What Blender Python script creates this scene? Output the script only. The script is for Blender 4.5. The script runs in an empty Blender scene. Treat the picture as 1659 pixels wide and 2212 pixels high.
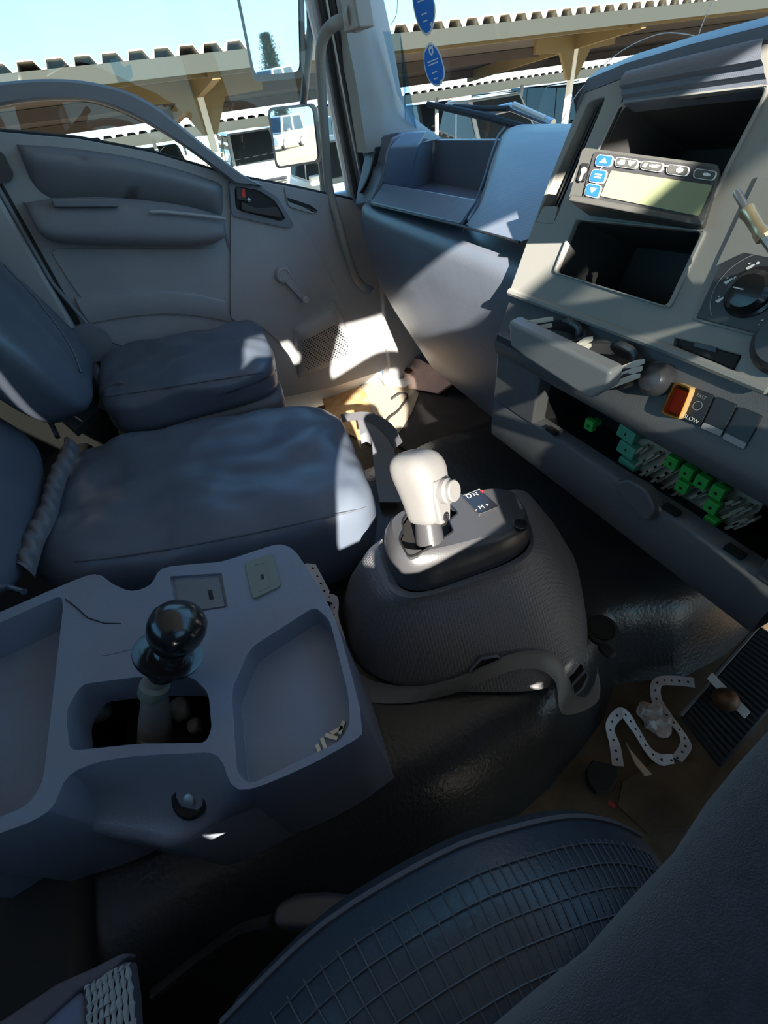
import bpy, bmesh, math, random
from mathutils import Vector, Matrix, noise
from mathutils.geometry import tessellate_polygon, delaunay_2d_cdt
random.seed(7)
D = bpy.data; SC = bpy.context.scene; COL = SC.collection
PI = math.pi; V3 = Vector

# ------------------------------------------------------------------ camera
W, H, F = 1659.0, 2212.0, 958.0
CAM = V3((0.55, 0.0, 0.88))
def _d(p): return V3(((p[0]-W/2)/F, -(p[1]-H/2)/F, -1.0))
_up = -_d((965, 2100)).normalized()
_left = _d((200, 285)); _left = (_left - _up*_left.dot(_up)).normalized()
_X = -_left; _Y = _up.cross(_X)
R = Matrix((_X, _Y, _up))                      # camera -> world
cd = D.cameras.new('camera'); cam = D.objects.new('camera', cd); COL.objects.link(cam)
cd.sensor_fit = 'HORIZONTAL'; cd.sensor_width = 36.0; cd.lens = F/W*36.0
cd.clip_start = 0.01; cd.clip_end = 300
cam.matrix_world = Matrix.Translation(CAM) @ R.to_4x4()
SC.camera = cam
def ray(px, py): return R @ _d((px, py))
def at(px, py, **k):
    """point of the line of sight on an axis plane (x=, y= or z=)"""
    d = ray(px, py); a = next(iter(k)); i = 'xyz'.index(a)
    return CAM + d*((k[a]-CAM[i])/d[i])
def onp(px, py, o, n):
    d = ray(px, py); return CAM + d*((V3(o)-CAM).dot(n)/d.dot(n))

# ------------------------------------------------------------------ world, sun, exposure
SUN = V3((-1.9, 0.62, -1.0)).normalized()
wd = D.worlds.new('sky'); SC.world = wd; wd.use_nodes = True
nt = wd.node_tree; nt.nodes.clear()
tcw = nt.nodes.new('ShaderNodeTexCoord'); sep = nt.nodes.new('ShaderNodeSeparateXYZ'); rmp = nt.nodes.new('ShaderNodeValToRGB')
nt.links.new(tcw.outputs['Generated'], sep.inputs[0]); nt.links.new(sep.outputs['Z'], rmp.inputs[0])
cr = rmp.color_ramp; cr.elements[0].position = 0.0; cr.elements[0].color = (.50, .84, 1.0, 1)
cr.elements[1].position = 1.0; cr.elements[1].color = (.10, .30, .80, 1)
e_ = cr.elements.new(.22); e_.color = (.27, .68, 1.0, 1); e_ = cr.elements.new(.5); e_.color = (.20, .52, .98, 1)
bg = nt.nodes.new('ShaderNodeBackground'); bg.inputs[1].default_value = 1.0
wo = nt.nodes.new('ShaderNodeOutputWorld')
nt.links.new(rmp.outputs[0], bg.inputs[0]); nt.links.new(bg.outputs[0], wo.inputs[0])
sl = D.lights.new('sun', 'SUN'); sl.energy = 11.0; sl.angle = math.radians(0.6); sl.color = (1.0, 0.93, 0.80)
so = D.objects.new('sun', sl); COL.objects.link(so)
so.rotation_euler = SUN.to_track_quat('-Z', 'Y').to_euler()
vs = SC.view_settings; SC.display_settings.display_device = 'sRGB'
vs.view_transform = 'Standard'; vs.look = 'None'; vs.gamma = 1.0; vs.exposure = 1.05; vs.use_curve_mapping = False

# ------------------------------------------------------------------ materials
MATS = {}
def mat(name, col, rough=0.5, metal=0.0, spec=0.5, var=0.0, vscale=8.0, col2=None, bump=0.0, bscale=300.0,
        tex='noise', rand=1.0, coat=0.0, dirt=None, dirt_scale=6.0, dirt_amt=0.5, emit=None, emit_s=0.0, sheen=0.0):
    m = D.materials.new(name); m.use_nodes = True; t = m.node_tree; N = t.nodes; L = t.links
    b = N['Principled BSDF']
    b.inputs['Base Color'].default_value = (*col, 1); b.inputs['Roughness'].default_value = rough
    b.inputs['Metallic'].default_value = metal; b.inputs['Specular IOR Level'].default_value = spec
    b.inputs['Coat Weight'].default_value = coat; b.inputs['Sheen Weight'].default_value = sheen
    tc = N.new('ShaderNodeTexCoord')
    src = None
    if var > 0 or col2:
        nz = N.new('ShaderNodeTexNoise'); nz.inputs['Scale'].default_value = vscale; nz.inputs['Detail'].default_value = 6
        L.new(tc.outputs['Object'], nz.inputs['Vector'])
        mx = N.new('ShaderNodeMix'); mx.data_type = 'RGBA'
        c2 = col2 or tuple(c*(1-var) for c in col)
        mx.inputs['A'].default_value = (*col, 1); mx.inputs['B'].default_value = (*c2, 1)
        rp = N.new('ShaderNodeValToRGB'); rp.color_ramp.elements[0].position = .35; rp.color_ramp.elements[1].position = .65
        L.new(nz.outputs['Fac'], rp.inputs[0]); L.new(rp.outputs[0], mx.inputs['Factor'])
        src = mx.outputs['Result']
    if dirt:
        nz = N.new('ShaderNodeTexNoise'); nz.inputs['Scale'].default_value = dirt_scale; nz.inputs['Detail'].default_value = 10
        nz.inputs['Roughness'].default_value = .7
        L.new(tc.outputs['Object'], nz.inputs['Vector'])
        rp = N.new('ShaderNodeValToRGB'); rp.color_ramp.elements[0].position = .52; rp.color_ramp.elements[1].position = .75
        rp.color_ramp.elements[1].color = (dirt_amt,)*3 + (1,)
        L.new(nz.outputs['Fac'], rp.inputs[0])
        mx = N.new('ShaderNodeMix'); mx.data_type = 'RGBA'
        L.new(rp.outputs[0], mx.inputs['Factor'])
        if src: L.new(src, mx.inputs['A'])
        else: mx.inputs['A'].default_value = (*col, 1)
        mx.inputs['B'].default_value = (*dirt, 1); src = mx.outputs['Result']
    if src: L.new(src, b.inputs['Base Color'])
    if bump > 0:
        if tex == 'noise':
            bt = N.new('ShaderNodeTexNoise'); bt.inputs['Scale'].default_value = bscale; bt.inputs['Detail'].default_value = 3; o = bt.outputs['Fac']
        elif tex == 'vor':
            bt = N.new('ShaderNodeTexVoronoi'); bt.inputs['Scale'].default_value = bscale; bt.inputs['Randomness'].default_value = rand; o = bt.outputs['Distance']
        else:
            bt = N.new('ShaderNodeTexWave'); bt.inputs['Scale'].default_value = bscale; o = bt.outputs['Fac']
            if tex == 'wavez': bt.bands_direction = 'Z'
            if tex == 'waved': bt.bands_direction = 'DIAGONAL'
        L.new(tc.outputs['Object'], bt.inputs['Vector'])
        bp = N.new('ShaderNodeBump'); bp.inputs['Strength'].default_value = bump; bp.inputs['Distance'].default_value = .002
        L.new(o, bp.inputs['Height']); L.new(bp.outputs[0], b.inputs['Normal'])
    if emit:
        b.inputs['Emission Color'].default_value = (*emit, 1); b.inputs['Emission Strength'].default_value = emit_s
    MATS[name] = m; return m
def glass(name, tint=(1, 1, 1), refl=1.0, dust=0.0):
    m = D.materials.new(name); m.use_nodes = True; t = m.node_tree; N = t.nodes; L = t.links; N.clear()
    o = N.new('ShaderNodeOutputMaterial'); tr = N.new('ShaderNodeBsdfTransparent'); tr.inputs[0].default_value = (*tint, 1)
    gl = N.new('ShaderNodeBsdfGlossy'); gl.inputs['Roughness'].default_value = 0.0
    fr = N.new('ShaderNodeFresnel'); fr.inputs[0].default_value = 1.45
    mu = N.new('ShaderNodeMath'); mu.operation = 'MULTIPLY'; mu.inputs[1].default_value = refl
    L.new(fr.outputs[0], mu.inputs[0])
    mx = N.new('ShaderNodeMixShader'); L.new(mu.outputs[0], mx.inputs[0]); L.new(tr.outputs[0], mx.inputs[1]); L.new(gl.outputs[0], mx.inputs[2])
    last = mx
    if dust > 0:
        tc = N.new('ShaderNodeTexCoord'); nz = N.new('ShaderNodeTexNoise'); nz.inputs['Scale'].default_value = 14; nz.inputs['Detail'].default_value = 10
        L.new(tc.outputs['Object'], nz.inputs['Vector'])
        rp = N.new('ShaderNodeValToRGB'); rp.color_ramp.elements[0].position = .5; rp.color_ramp.elements[1].position = .8
        rp.color_ramp.elements[1].color = (dust,)*3 + (1,)
        L.new(nz.outputs['Fac'], rp.inputs[0])
        df = N.new('ShaderNodeBsdfDiffuse'); df.inputs[0].default_value = (.75, .72, .65, 1)
        m2 = N.new('ShaderNodeMixShader'); L.new(rp.outputs[0], m2.inputs[0]); L.new(mx.outputs[0], m2.inputs[1]); L.new(df.outputs[0], m2.inputs[2]); last = m2
    L.new(last.outputs[0], o.inputs[0]); MATS[name] = m; return m

mat('door_grey', (.38, .38, .40), .5, bump=.18, bscale=420, var=.12, vscale=5)
mat('door_dark', (.19, .195, .225), .5, bump=.2, bscale=420)
mat('pillar_grey', (.27, .255, .235), .6, bump=.1, bscale=300)
mat('dash', (.15, .17, .215), .36, bump=.12, bscale=420, tex='vor', rand=0.0, var=.15, vscale=6)
mat('dash_dark', (.11, .11, .115), .45, bump=.10, bscale=600, tex='vor', dirt=(.3, .26, .2), dirt_scale=9, dirt_amt=.15)
mat('bezel', (.27, .265, .25), .5, bump=.06, bscale=700, dirt=(.34, .3, .24), dirt_scale=12, dirt_amt=.4)
mat('black', (.012, .012, .013), .5)
mat('black_gloss', (.012, .012, .014), .22, coat=.3)
mat('switch_black', (.02, .02, .022), .35)
mat('black_satin', (.05, .05, .055), .30, bump=.06, bscale=600)
mat('recess', (.012, .011, .011), .7)
mat('slot_black', (.03, .03, .03), .6)
mat('rubber', (.022, .022, .022), .7, bump=.2, bscale=200)
mat('seat', (.10, .12, .16), .33, bump=.45, bscale=11, var=.2, vscale=4)
mat('seat_side', (.10, .10, .115), .48, bump=.3, bscale=12)
mat('vinyl_floor', (.045, .045, .048), .32, bump=.55, bscale=150, var=.3, vscale=3, dirt=(.12, .10, .07), dirt_scale=4, dirt_amt=.2)
mat('honey', (.17, .17, .185), .42, bump=.55, bscale=215, tex='vor', rand=0.0)
mat('console', (.185, .21, .27), .30, bump=.15, bscale=400, dirt=(.17, .14, .10), dirt_scale=5, dirt_amt=.35)
mat('hem_grey', (.20, .20, .205), .45, bump=.1, bscale=400)
mat('console_lid', (.14, .145, .16), .45, bump=.1, bscale=300, dirt=(.05, .05, .045), dirt_scale=14, dirt_amt=.4)
mat('plate_olive', (.17, .19, .16), .45)
mat('chrome', (.75, .75, .75), .18, metal=1)
mat('metal_dull', (.5, .5, .48), .4, metal=1)
mat('metal_dirty', (.22, .19, .16), .6, metal=.3, bump=.5, bscale=60, dirt=(.4, .36, .3), dirt_scale=20, dirt_amt=.6)
mat('brass', (.72, .62, .40), .3, metal=.9)
mat('rust', (.22, .10, .04), .5, metal=.5, bump=.5, bscale=90, col2=(.06, .03, .02), vscale=40)
mat('red', (.55, .03, .02), .4)
mat('red_switch', (.75, .05, .04), .35)
mat('amber', (.85, .55, .25), .25)
mat('blue_key', (.02, .12, .62), .35)
mat('sticker_blue', (.03, .20, .70), .4)
mat('white', (.85, .85, .83), .5)
mat('white_print', (.8, .8, .78), .5)
mat('grey_print', (.3, .3, .3), .5)
mat('lcd', (.30, .33, .19), .35, var=.1, vscale=20)
mat('display_case', (.075, .075, .072), .5, bump=.1, bscale=500)
mat('green_fuse', (.05, .45, .07), .4)
mat('teal_relay', (.10, .40, .25), .5, dirt=(.45, .5, .3), dirt_scale=30, dirt_amt=.5)
mat('beige', (.48, .40, .29), .55, var=.2, vscale=30)
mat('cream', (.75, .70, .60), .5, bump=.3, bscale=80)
mat('drawer', (.22, .22, .225), .4)
mat('paper', (.80, .79, .80), .7)
mat('tissue', (.75, .66, .60), .8, bump=.5, bscale=60)
mat('wood_sliver', (.75, .60, .42), .7)
mat('pink_card', (.62, .42, .38), .6, var=.15, vscale=30)
mat('brown_floor', (.16, .11, .065), .75, bump=.6, bscale=60, var=.5, vscale=9, dirt=(.05, .035, .02), dirt_scale=14, dirt_amt=.8)
mat('tan_board', (.72, .50, .27), .8, bump=.4, bscale=70, col2=(.55, .30, .12), vscale=25)
mat('mat_sunlit', (.55, .46, .36), .85, bump=.7, bscale=130, tex='waved')  # floor mat colour with the sunlight painted in
mat('mat_shaded', (.07, .06, .06), .8, bump=.6, bscale=130, tex='waved')  # same mat, with the shade painted into its colour
mat('denim', (.020, .024, .040), .95, bump=.45, bscale=900, var=.4, vscale=110, sheen=.25)
mat('skin', (.30, .17, .11), .5)
mat('shirt', (.10, .11, .14), .9)
mat('hair', (.015, .012, .01), .7)
mat('quilt', (.028, .042, .062), .36, bump=.2, bscale=250)
mat('stitch', (.085, .095, .115), .6)
mat('cloth_blue', (.15, .20, .32), .9, bump=.2, bscale=200)
mat('cloth_grey', (.11, .11, .14), .9, bump=.3, bscale=200)
mat('knit', (.34, .40, .42), .9, bump=.5, bscale=200)
mat('truck_white', (.72, .74, .76), .3, coat=.3)
mat('roof_lining', (.75, .74, .72), .8)
mat('mirror', (.92, .93, .95), .015, metal=1)
mat('sand', (.46, .37, .24), .95, var=.25, vscale=.6, col2=(.36, .28, .19), bump=.3, bscale=6)
mat('roof_sheet', (.40, .36, .29), .55, metal=.0, dirt=(.42, .28, .16), dirt_scale=1.5, dirt_amt=.5)
mat('roof_white', (.62, .60, .54), .55)
mat('ochre', (.15, .105, .038), .7)
mat('fascia', (.028, .032, .027), .8)
mat('under', (.05, .038, .032), .9)
mat('car_white', (.80, .79, .76), .25, coat=.5)
mat('car_black', (.03, .032, .036), .25, coat=.5)
mat('car_grey', (.13, .14, .15), .25, coat=.5)
mat('car_silver', (.45, .46, .47), .25, coat=.5)
mat('car_green', (.07, .085, .075), .25, coat=.5)
mat('car_glass', (.03, .04, .045), .05, coat=.5)
mat('tyre', (.02, .02, .02), .8)
mat('lamp', (.85, .85, .85), .1)
mat('fence', (.72, .52, .30), .7)
mat('leaf', (.045, .07, .025), .7, var=.5, vscale=3)
mat('bark', (.18, .13, .09), .9)
mat('reddot', (.6, .1, .05), .6)
glass('glass_side', (.94, .97, .96), .8, dust=.006)
glass('glass_wind', (.95, .97, .96), .7, dust=.018)
glass('cover_clear', (1.0, .78, .45), 1.0)
glass('film', (.74, .84, .90), 1.0, dust=.05)

# ------------------------------------------------------------------ mesh helpers
def inside(p, l):
    c = False; n = len(l)
    for i in range(n):
        a, b = l[i], l[i-1]
        if (a.y > p.y) != (b.y > p.y) and p.x < (b.x-a.x)*(p.y-a.y)/(b.y-a.y)+a.x: c = not c
    return c
def cdt(loops, flat):
    e = []; o = 0
    for l in loops: e += [(o+i, o+(i+1) % len(l)) for i in range(len(l))]; o += len(l)
    vs_, _, fs_, ov, _, _ = delaunay_2d_cdt([p.to_2d() for p in flat], e, [], 0, 1e-7, True)
    if len(vs_) != len(flat): return tessellate_polygon(loops)
    out = []
    for f in fs_:
        f = [ov[i][0] for i in f]; c = sum((flat[i] for i in f), V3())/3
        if inside(c, loops[0]) and not any(inside(c, h) for h in loops[1:]): out.append(tuple(f))
    return out
class MB:
    def __init__(s): s.v = []; s.f = []; s.keep = False
    def add(s, vs, fs):
        o = len(s.v); s.v += [V3(p) for p in vs]; s.f += [tuple(i+o for i in f) for f in fs]; return s
    def box(s, c, size, M=None):
        c = V3(c); h = V3(size)/2; vs = []
        for z in (-1, 1):
            for y in (-1, 1):
                for x in (-1, 1):
                    p = V3((x*h.x, y*h.y, z*h.z)); vs.append(c + (M @ p if M else p))
        return s.add(vs, [(0, 2, 3, 1), (4, 5, 7, 6), (0, 1, 5, 4), (2, 6, 7, 3), (0, 4, 6, 2), (1, 3, 7, 5)])
    def hexa(s, b, t):
        """eight corners: b and t are quads, in the same order"""
        return s.add(list(b)+list(t), [(3, 2, 1, 0), (4, 5, 6, 7)] + [(i, (i+1) % 4, 4+(i+1) % 4, 4+i) for i in range(4)])
    def loft(s, rings, closed=True, cap=True):
        n = len(rings[0]); vs = [p for r in rings for p in r]; fs = []
        for i in range(len(rings)-1):
            for j in range(n if closed else n-1):
                k = (j+1) % n; fs.append((i*n+j, i*n+k, (i+1)*n+k, (i+1)*n+j))
        if cap and closed:
            fs.append(tuple(range(n-1, -1, -1))); fs.append(tuple(range((len(rings)-1)*n, len(rings)*n)))
        return s.add(vs, fs)
    def tube(s, path, r, n=10, cap=True):
        path = [V3(p) for p in path]; rs = r if isinstance(r, (list, tuple)) else [r]*len(path); rings = []; u = None
        for i, p in enumerate(path):
            t = (path[min(i+1, len(path)-1)] - path[max(i-1, 0)]).normalized()
            if u is None:
                u = t.cross(V3((0, 0, 1)))
                if u.length < .1: u = t.cross(V3((1, 0, 0)))
            u = (u - t*u.dot(t)).normalized(); w = t.cross(u)
            rings.append([p + (u*math.cos(2*PI*k/n) + w*math.sin(2*PI*k/n))*rs[i] for k in range(n)])
        return s.loft(rings, True, cap)
    def lathe(s, o, ax, prof, n=24):
        ax = V3(ax).normalized(); u = ax.orthogonal().normalized(); w = ax.cross(u); o = V3(o)
        return s.loft([[o + ax*h + (u*math.cos(2*PI*k/n)+w*math.sin(2*PI*k/n))*max(r, 1e-5) for k in range(n)] for r, h in prof], True, True)
    def slab(s, outer, B, th, holes=(), back_off=None):
        """outer: 2-D polygon in basis B=(origin,u,v,n); front at n=0; holes: (loop, depth, floor?)"""
        s.keep = True                             # wound outwards already
        o, u, v, n = B; P = lambda p, d=0: o + u*p[0] + v*p[1] + n*d
        def ccw(l):
            a = sum(l[i][0]*l[(i+1) % len(l)][1]-l[(i+1) % len(l)][0]*l[i][1] for i in range(len(l)))
            return list(l) if a > 0 else list(reversed(l))
        outer = ccw(outer); hs = [(ccw(h[0]), h[1], h[2]) for h in holes]
        loops = [[V3((p[0], p[1], 0)) for p in outer]] + [[V3((p[0], p[1], 0)) for p in reversed(h[0])] for h in hs]
        flat = [p for l in loops for p in l]; tri = cdt(loops, flat)
        fs = []
        for t in tri:
            a, b, c = (flat[i] for i in t)
            fs.append(t if (b-a).cross(c-a).z > 0 else (t[0], t[2], t[1]))
        s.add([P(p) for p in flat], fs)
        m = len(outer); bo = back_off or outer
        if back_off: bo = ccw(back_off)
        s_o = len(s.v) - len(flat)
        bi = len(s.v); s.v += [P(p, -th) for p in bo]
        s.f += [(s_o+i, bi+i, bi+(i+1) % m, s_o+(i+1) % m) for i in range(m)]
        off = s_o + m
        for h, dep, fl in hs:
            k = len(h); bi2 = len(s.v); s.v += [P(p, -dep) for p in reversed(h)]
            s.f += [(off+i, bi2+i, bi2+(i+1) % k, off+(i+1) % k) for i in range(k)]
            if fl: s.f.append(tuple(bi2+i for i in range(k-1, -1, -1)))
            off += k
        if not hs or all(h[2] for h in hs): s.f.append(tuple(bi+i for i in range(m-1, -1, -1)))
        return s
    def grid(s, fn, nu, nv):
        vs = [fn(i/nu, j/nv) for j in range(nv+1) for i in range(nu+1)]
        return s.add(vs, [(j*(nu+1)+i, j*(nu+1)+i+1, (j+1)*(nu+1)+i+1, (j+1)*(nu+1)+i) for j in range(nv) for i in range(nu)])
    def puff(s, c8, p=6.0, n=14, disp=None):
        """rounded box mapped into 8 corners (bottom quad, top quad)"""
        b, t = [V3(q) for q in c8[:4]], [V3(q) for q in c8[4:]]
        def tri(x, y, z):
            a, c, w = (x+1)/2, (y+1)/2, (z+1)/2
            lo = b[0]*(1-a)*(1-c)+b[1]*a*(1-c)+b[2]*a*c+b[3]*(1-a)*c
            hi = t[0]*(1-a)*(1-c)+t[1]*a*(1-c)+t[2]*a*c+t[3]*(1-a)*c
            return lo*(1-w)+hi*w
        for ax in range(3):
            for sg in (-1, 1):
                def fn(i, j, ax=ax, sg=sg):
                    q = [0, 0, 0]; q[ax] = sg; q[(ax+1) % 3] = (2*i-1)*sg; q[(ax+2) % 3] = 2*j-1
                    L = (abs(q[0])**p+abs(q[1])**p+abs(q[2])**p)**(1/p)
                    e = [k/L for k in q]; w = tri(*e)
                    if disp: w = w + disp(w, e)
                    return w
                s.grid(fn, n, n)
        return s
def rpoly(pts, r, seg=4):
    out = []; n = len(pts)
    for i in range(n):
        p, a, b = V3((*pts[i][:2], 0)), V3((*pts[i-1][:2], 0)), V3((*pts[(i+1) % n][:2], 0))
        d1, d2 = (a-p), (b-p); rr = r[i] if isinstance(r, (list, tuple)) else r
        k = min(rr, d1.length*.45, d2.length*.45)
        if k < 1e-6: out.append((p.x, p.y)); continue
        s, e = p+d1.normalized()*k, p+d2.normalized()*k
        for t in range(seg+1):
            t /= seg; q = s*(1-t)**2 + p*2*t*(1-t) + e*t*t; out.append((q.x, q.y))
    return out
def spline(pts, m=6):
    pts = [V3(p) for p in pts]; out = []
    for i in range(len(pts)-1):
        p0, p1, p2, p3 = pts[max(i-1, 0)], pts[i], pts[i+1], pts[min(i+2, len(pts)-1)]
        for k in range(m):
            t = k/m
            out.append(.5*((2*p1)+(p2-p0)*t+(2*p0-5*p1+4*p2-p3)*t*t+(3*p1-p0-3*p2+p3)*t**3))
    return out + [pts[-1]]
def circ(c, r, n=16, r2=None): return [(c[0]+r*math.cos(2*PI*k/n), c[1]+(r2 or r)*math.sin(2*PI*k/n)) for k in range(n)]
def quad2(c, w, h): return [(c[0]-w/2, c[1]-h/2), (c[0]+w/2, c[1]-h/2), (c[0]+w/2, c[1]+h/2), (c[0]-w/2, c[1]+h/2)]

def tag(o, label=None, cat=None, group=None, kind=None):
    for k, v in (('label', label), ('category', cat), ('group', group), ('kind', kind)):
        if v: o[k] = v
    return o
def obj(name, mb, m, parent=None, bev=0.0, seg=2, ang=35, smooth=True, label=None, cat=None, group=None, kind=None, merge=False, sub=0, recalc=True):
    me = D.meshes.new(name); me.from_pydata([tuple(p) for p in mb.v], [], mb.f); me.validate()
    if recalc and not mb.keep:
        b = bmesh.new(); b.from_mesh(me)
        if merge: bmesh.ops.remove_doubles(b, verts=b.verts, dist=1e-5)
        bmesh.ops.recalc_face_normals(b, faces=b.faces); b.to_mesh(me); b.free()
    me.materials.append(MATS[m] if isinstance(m, str) else m)
    if smooth:
        me.polygons.foreach_set('use_smooth', [True]*len(me.polygons)); me.set_sharp_from_angle(angle=math.radians(ang))
    o = D.objects.new(name, me); COL.objects.link(o)
    if parent:
        o.parent = parent; o.matrix_parent_inverse = Matrix.Translation(-root_loc(parent))
    elif mb.v:                                   # origin at the base of the thing
        lo = V3([min(p[i] for p in mb.v) for i in range(3)]); hi = V3([max(p[i] for p in mb.v) for i in range(3)])
        c = V3(((lo.x+hi.x)/2, (lo.y+hi.y)/2, lo.z)); me.transform(Matrix.Translation(-c)); o.location = c
    if bev > 0:
        md = o.modifiers.new('bevel', 'BEVEL'); md.width = bev; md.segments = seg; md.limit_method = 'ANGLE'
        md.angle_limit = math.radians(30); md.harden_normals = True
    if sub: md = o.modifiers.new('sub', 'SUBSURF'); md.levels = sub; md.render_levels = sub
    return tag(o, label, cat, group, kind)
LOC = {}
def root_loc(p):
    return V3((0, 0, 0)) if p.parent else V3(p.location)   # parts themselves sit at the world origin
def thing(name, loc, label, cat, group=None, kind=None):
    o = D.objects.new(name, None); COL.objects.link(o); o.location = V3(loc); o.empty_display_size = .05
    return tag(o, label, cat, group, kind)
def copy_tree(o, parent=None):
    c = o.copy(); COL.objects.link(c)
    if parent: c.parent = parent
    for ch in list(o.children): copy_tree(ch, c)
    return c
def text(name, s, B, c, h, m, parent, ang=0.0, lift=.0004):
    cu = D.curves.new('t', 'FONT'); cu.body = s; cu.size = h; cu.align_x = 'CENTER'; cu.align_y = 'CENTER'
    t = D.objects.new('t', cu); COL.objects.link(t); dg = bpy.context.evaluated_depsgraph_get()
    me = D.meshes.new_from_object(t.evaluated_get(dg)); D.objects.remove(t)
    mb = MB(); o, u, v, n = B; ca, sa = math.cos(ang), math.sin(ang)
    mb.add([o + u*(c[0]+p.co.x*ca-p.co.y*sa) + v*(c[1]+p.co.x*sa+p.co.y*ca) + n*lift for p in me.vertices], [tuple(p.vertices) for p in me.polygons])
    return obj(name, mb, m, parent, smooth=False)
def nz(p, s, seed=0): return noise.noise(V3(p)*s + V3((seed, seed*1.7, 0)))

# ================================================================== THE SETTING: cab shell
XD = -0.95                                        # inner face of the passenger door
BX = (V3((XD, 0, 0)), V3((0, 1, 0)), V3((0, 0, 1)), V3((1, 0, 0)))   # door basis: u = y, v = z
def dq(px, py, x=XD): p = at(px, py, x=x); return (p.y, p.z)
def dl(pts, x=XD): return [dq(px, py, x) for px, py in pts]

# cab floor with the two foot wells, engine hump between them
obj('floor', MB().box((0, .10, -.02), (1.96, 1.8, .04)), 'brown_floor', kind='structure')
hump = []
for y, dz in ((-.62, .0), (-.30, .0), (-.05, .0), (.12, .0), (.27, .0), (.35, .0), (.43, .0), (.46, .0), (.50, .005), (.56, .005), (.62, .0), (.80, -.01), (.98, -.02)):
    xf = lambda v: .45 if v < .27 else (.45-.045*(v-.27)/.16 if v < .43 else (.405-.035*(v-.43)/.07 if v < .50 else (.37+.045*(v-.5)/.12 if v < .62 else .42)))
    e = xf(y)-.45
    pr = [(-.43, .0), (-.40, .06), (-.37, .12), (-.33, .155), (-.26, .172), (-.1, .178), (.1, .18), (.25, .18), (.33, .178),
          (.365, .168), (.388, .145), (.405, .10), (.425, .05), (.45, 0.0)]
    hump.append([V3((x+e*(x > .2), y, max(0, z+(dz if z > .1 else 0)))) for x, z in pr])
m = MB()
hs = []
for i in range(len(hump)-1):
    for k in range(5): hs.append([a.lerp(b, k/5) for a, b in zip(hump[i], hump[i+1])])
hs.append(hump[-1])
for r_ in hs:
    for j, p in enumerate(r_):
        if .1 < p.z: p.z += .006*nz(p, 5, 3) + .004*nz(p, 14, 9)
        if p.x > .3: p.x += .012*nz(p, 7, 5)
m.loft(hs, closed=False)
obj('floor', m, 'vinyl_floor', kind='structure', ang=60)
BB_ = (V3((0, -.80, 0)), V3((-1, 0, 0)), V3((0, 0, 1)), V3((0, 1, 0)))
obj('wall_back', MB().slab(quad2((0, .71), 1.96, 1.46), BB_, .03, [(rpoly(quad2((0, 1.0), 1.3, .46), .06), .03, False)]), 'door_grey', kind='structure')
obj('window_added', MB().slab(quad2((0, 1.0), 1.34, .50), (V3((0, -.815, 0)), *BB_[1:]), .003), 'glass_side', kind='structure', smooth=False)  # unseen rear window, added to bring skylight onto the dash
obj('ceiling', MB().box((0, .03, 1.465), (1.98, 1.72, .05)), 'roof_lining', kind='structure', bev=.02)
obj('wall_front', MB().box((0, .985, .34), (1.96, .03, .72)), 'dash_dark', kind='structure')

# windscreen: curved at its ends, leaning back
def wsx(t, z):                                    # t 0..1 from the passenger pillar to the driver pillar
    x = -.985 + 1.97*t; k = abs(x)/.985
    return V3((x, .915 - .045*k**2 - .12*max(0, k-.80)/.2 - .16*(z-.74), z))
obj('window_1', MB().grid(lambda i, j: wsx(i, .72+.725*j), 30, 8), 'glass_wind', kind='structure', recalc=False)
def on_ws(px, py):
    d = ray(px, py); lo, hi = .3, 3.0
    f = lambda t: (CAM+d*t).y - wsx(((CAM+d*t).x+.985)/1.97, (CAM+d*t).z).y
    for _ in range(50):
        mi = (lo+hi)/2
        if f(mi) > 0: hi = mi
        else: lo = mi
    return CAM + d*lo

# passenger-side front pillar
rear = [(700, -110), (735, 0), (752, 90), (770, 180), (782, 260), (792, 330)]
frnt = [(795, -110), (822, 0), (845, 110), (861, 200), (885, 252), (948, 300)]
rings = []
RR_ = spline([at(*a, y=.635) for a in rear], 4); FF_ = spline([at(*b, y=.79 if i < 4 else (.82 if i == 4 else .86)) for i, b in enumerate(frnt)], 4)
for p, q in zip(RR_, FF_):
    mid = (p+q)/2 + V3((.035, -.02, 0)); q2 = q + V3((-.02, .02, 0)); p2 = p + V3((-.05, -.005, 0))
    rings.append([p2, p, p.lerp(mid, .6), mid, mid.lerp(q, .5), q, q2, (p2+q2)/2 + V3((-.03, .01, 0))])
obj('trim_1', MB().loft(rings), 'pillar_grey', kind='structure', ang=50)
tr = [o for o in COL.objects if o.name == 'trim_1'][0]
for k, (a, b, mt, r_) in enumerate([((690, -20), (772, 428), 'rubber', .008), ((703, -20), (781, 400), 'metal_dull', .004), ((716, -20), (786, 370), 'rubber', .009), ((727, -20), (789, 340), 'door_grey', .005)]):
    xx = -.955 + .012*k
    obj('door_seal', MB().tube([at(*a, x=xx), at((a[0]+b[0])/2-2, (a[1]+b[1])/2, x=xx), at(*b, x=xx)], r_, 8), mt, tr)
# handle-mount cover on the pillar
c = [at(742, -10, y=.60), at(772, -10, y=.60), at(784, 60, y=.60), at(750, 72, y=.60)]
obj('mount_cover', MB().hexa([p+V3((0, .03, 0)) for p in c], [p-V3((-.006, .012, 0)) for p in c]), 'pillar_grey', tr, bev=.005)
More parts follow.
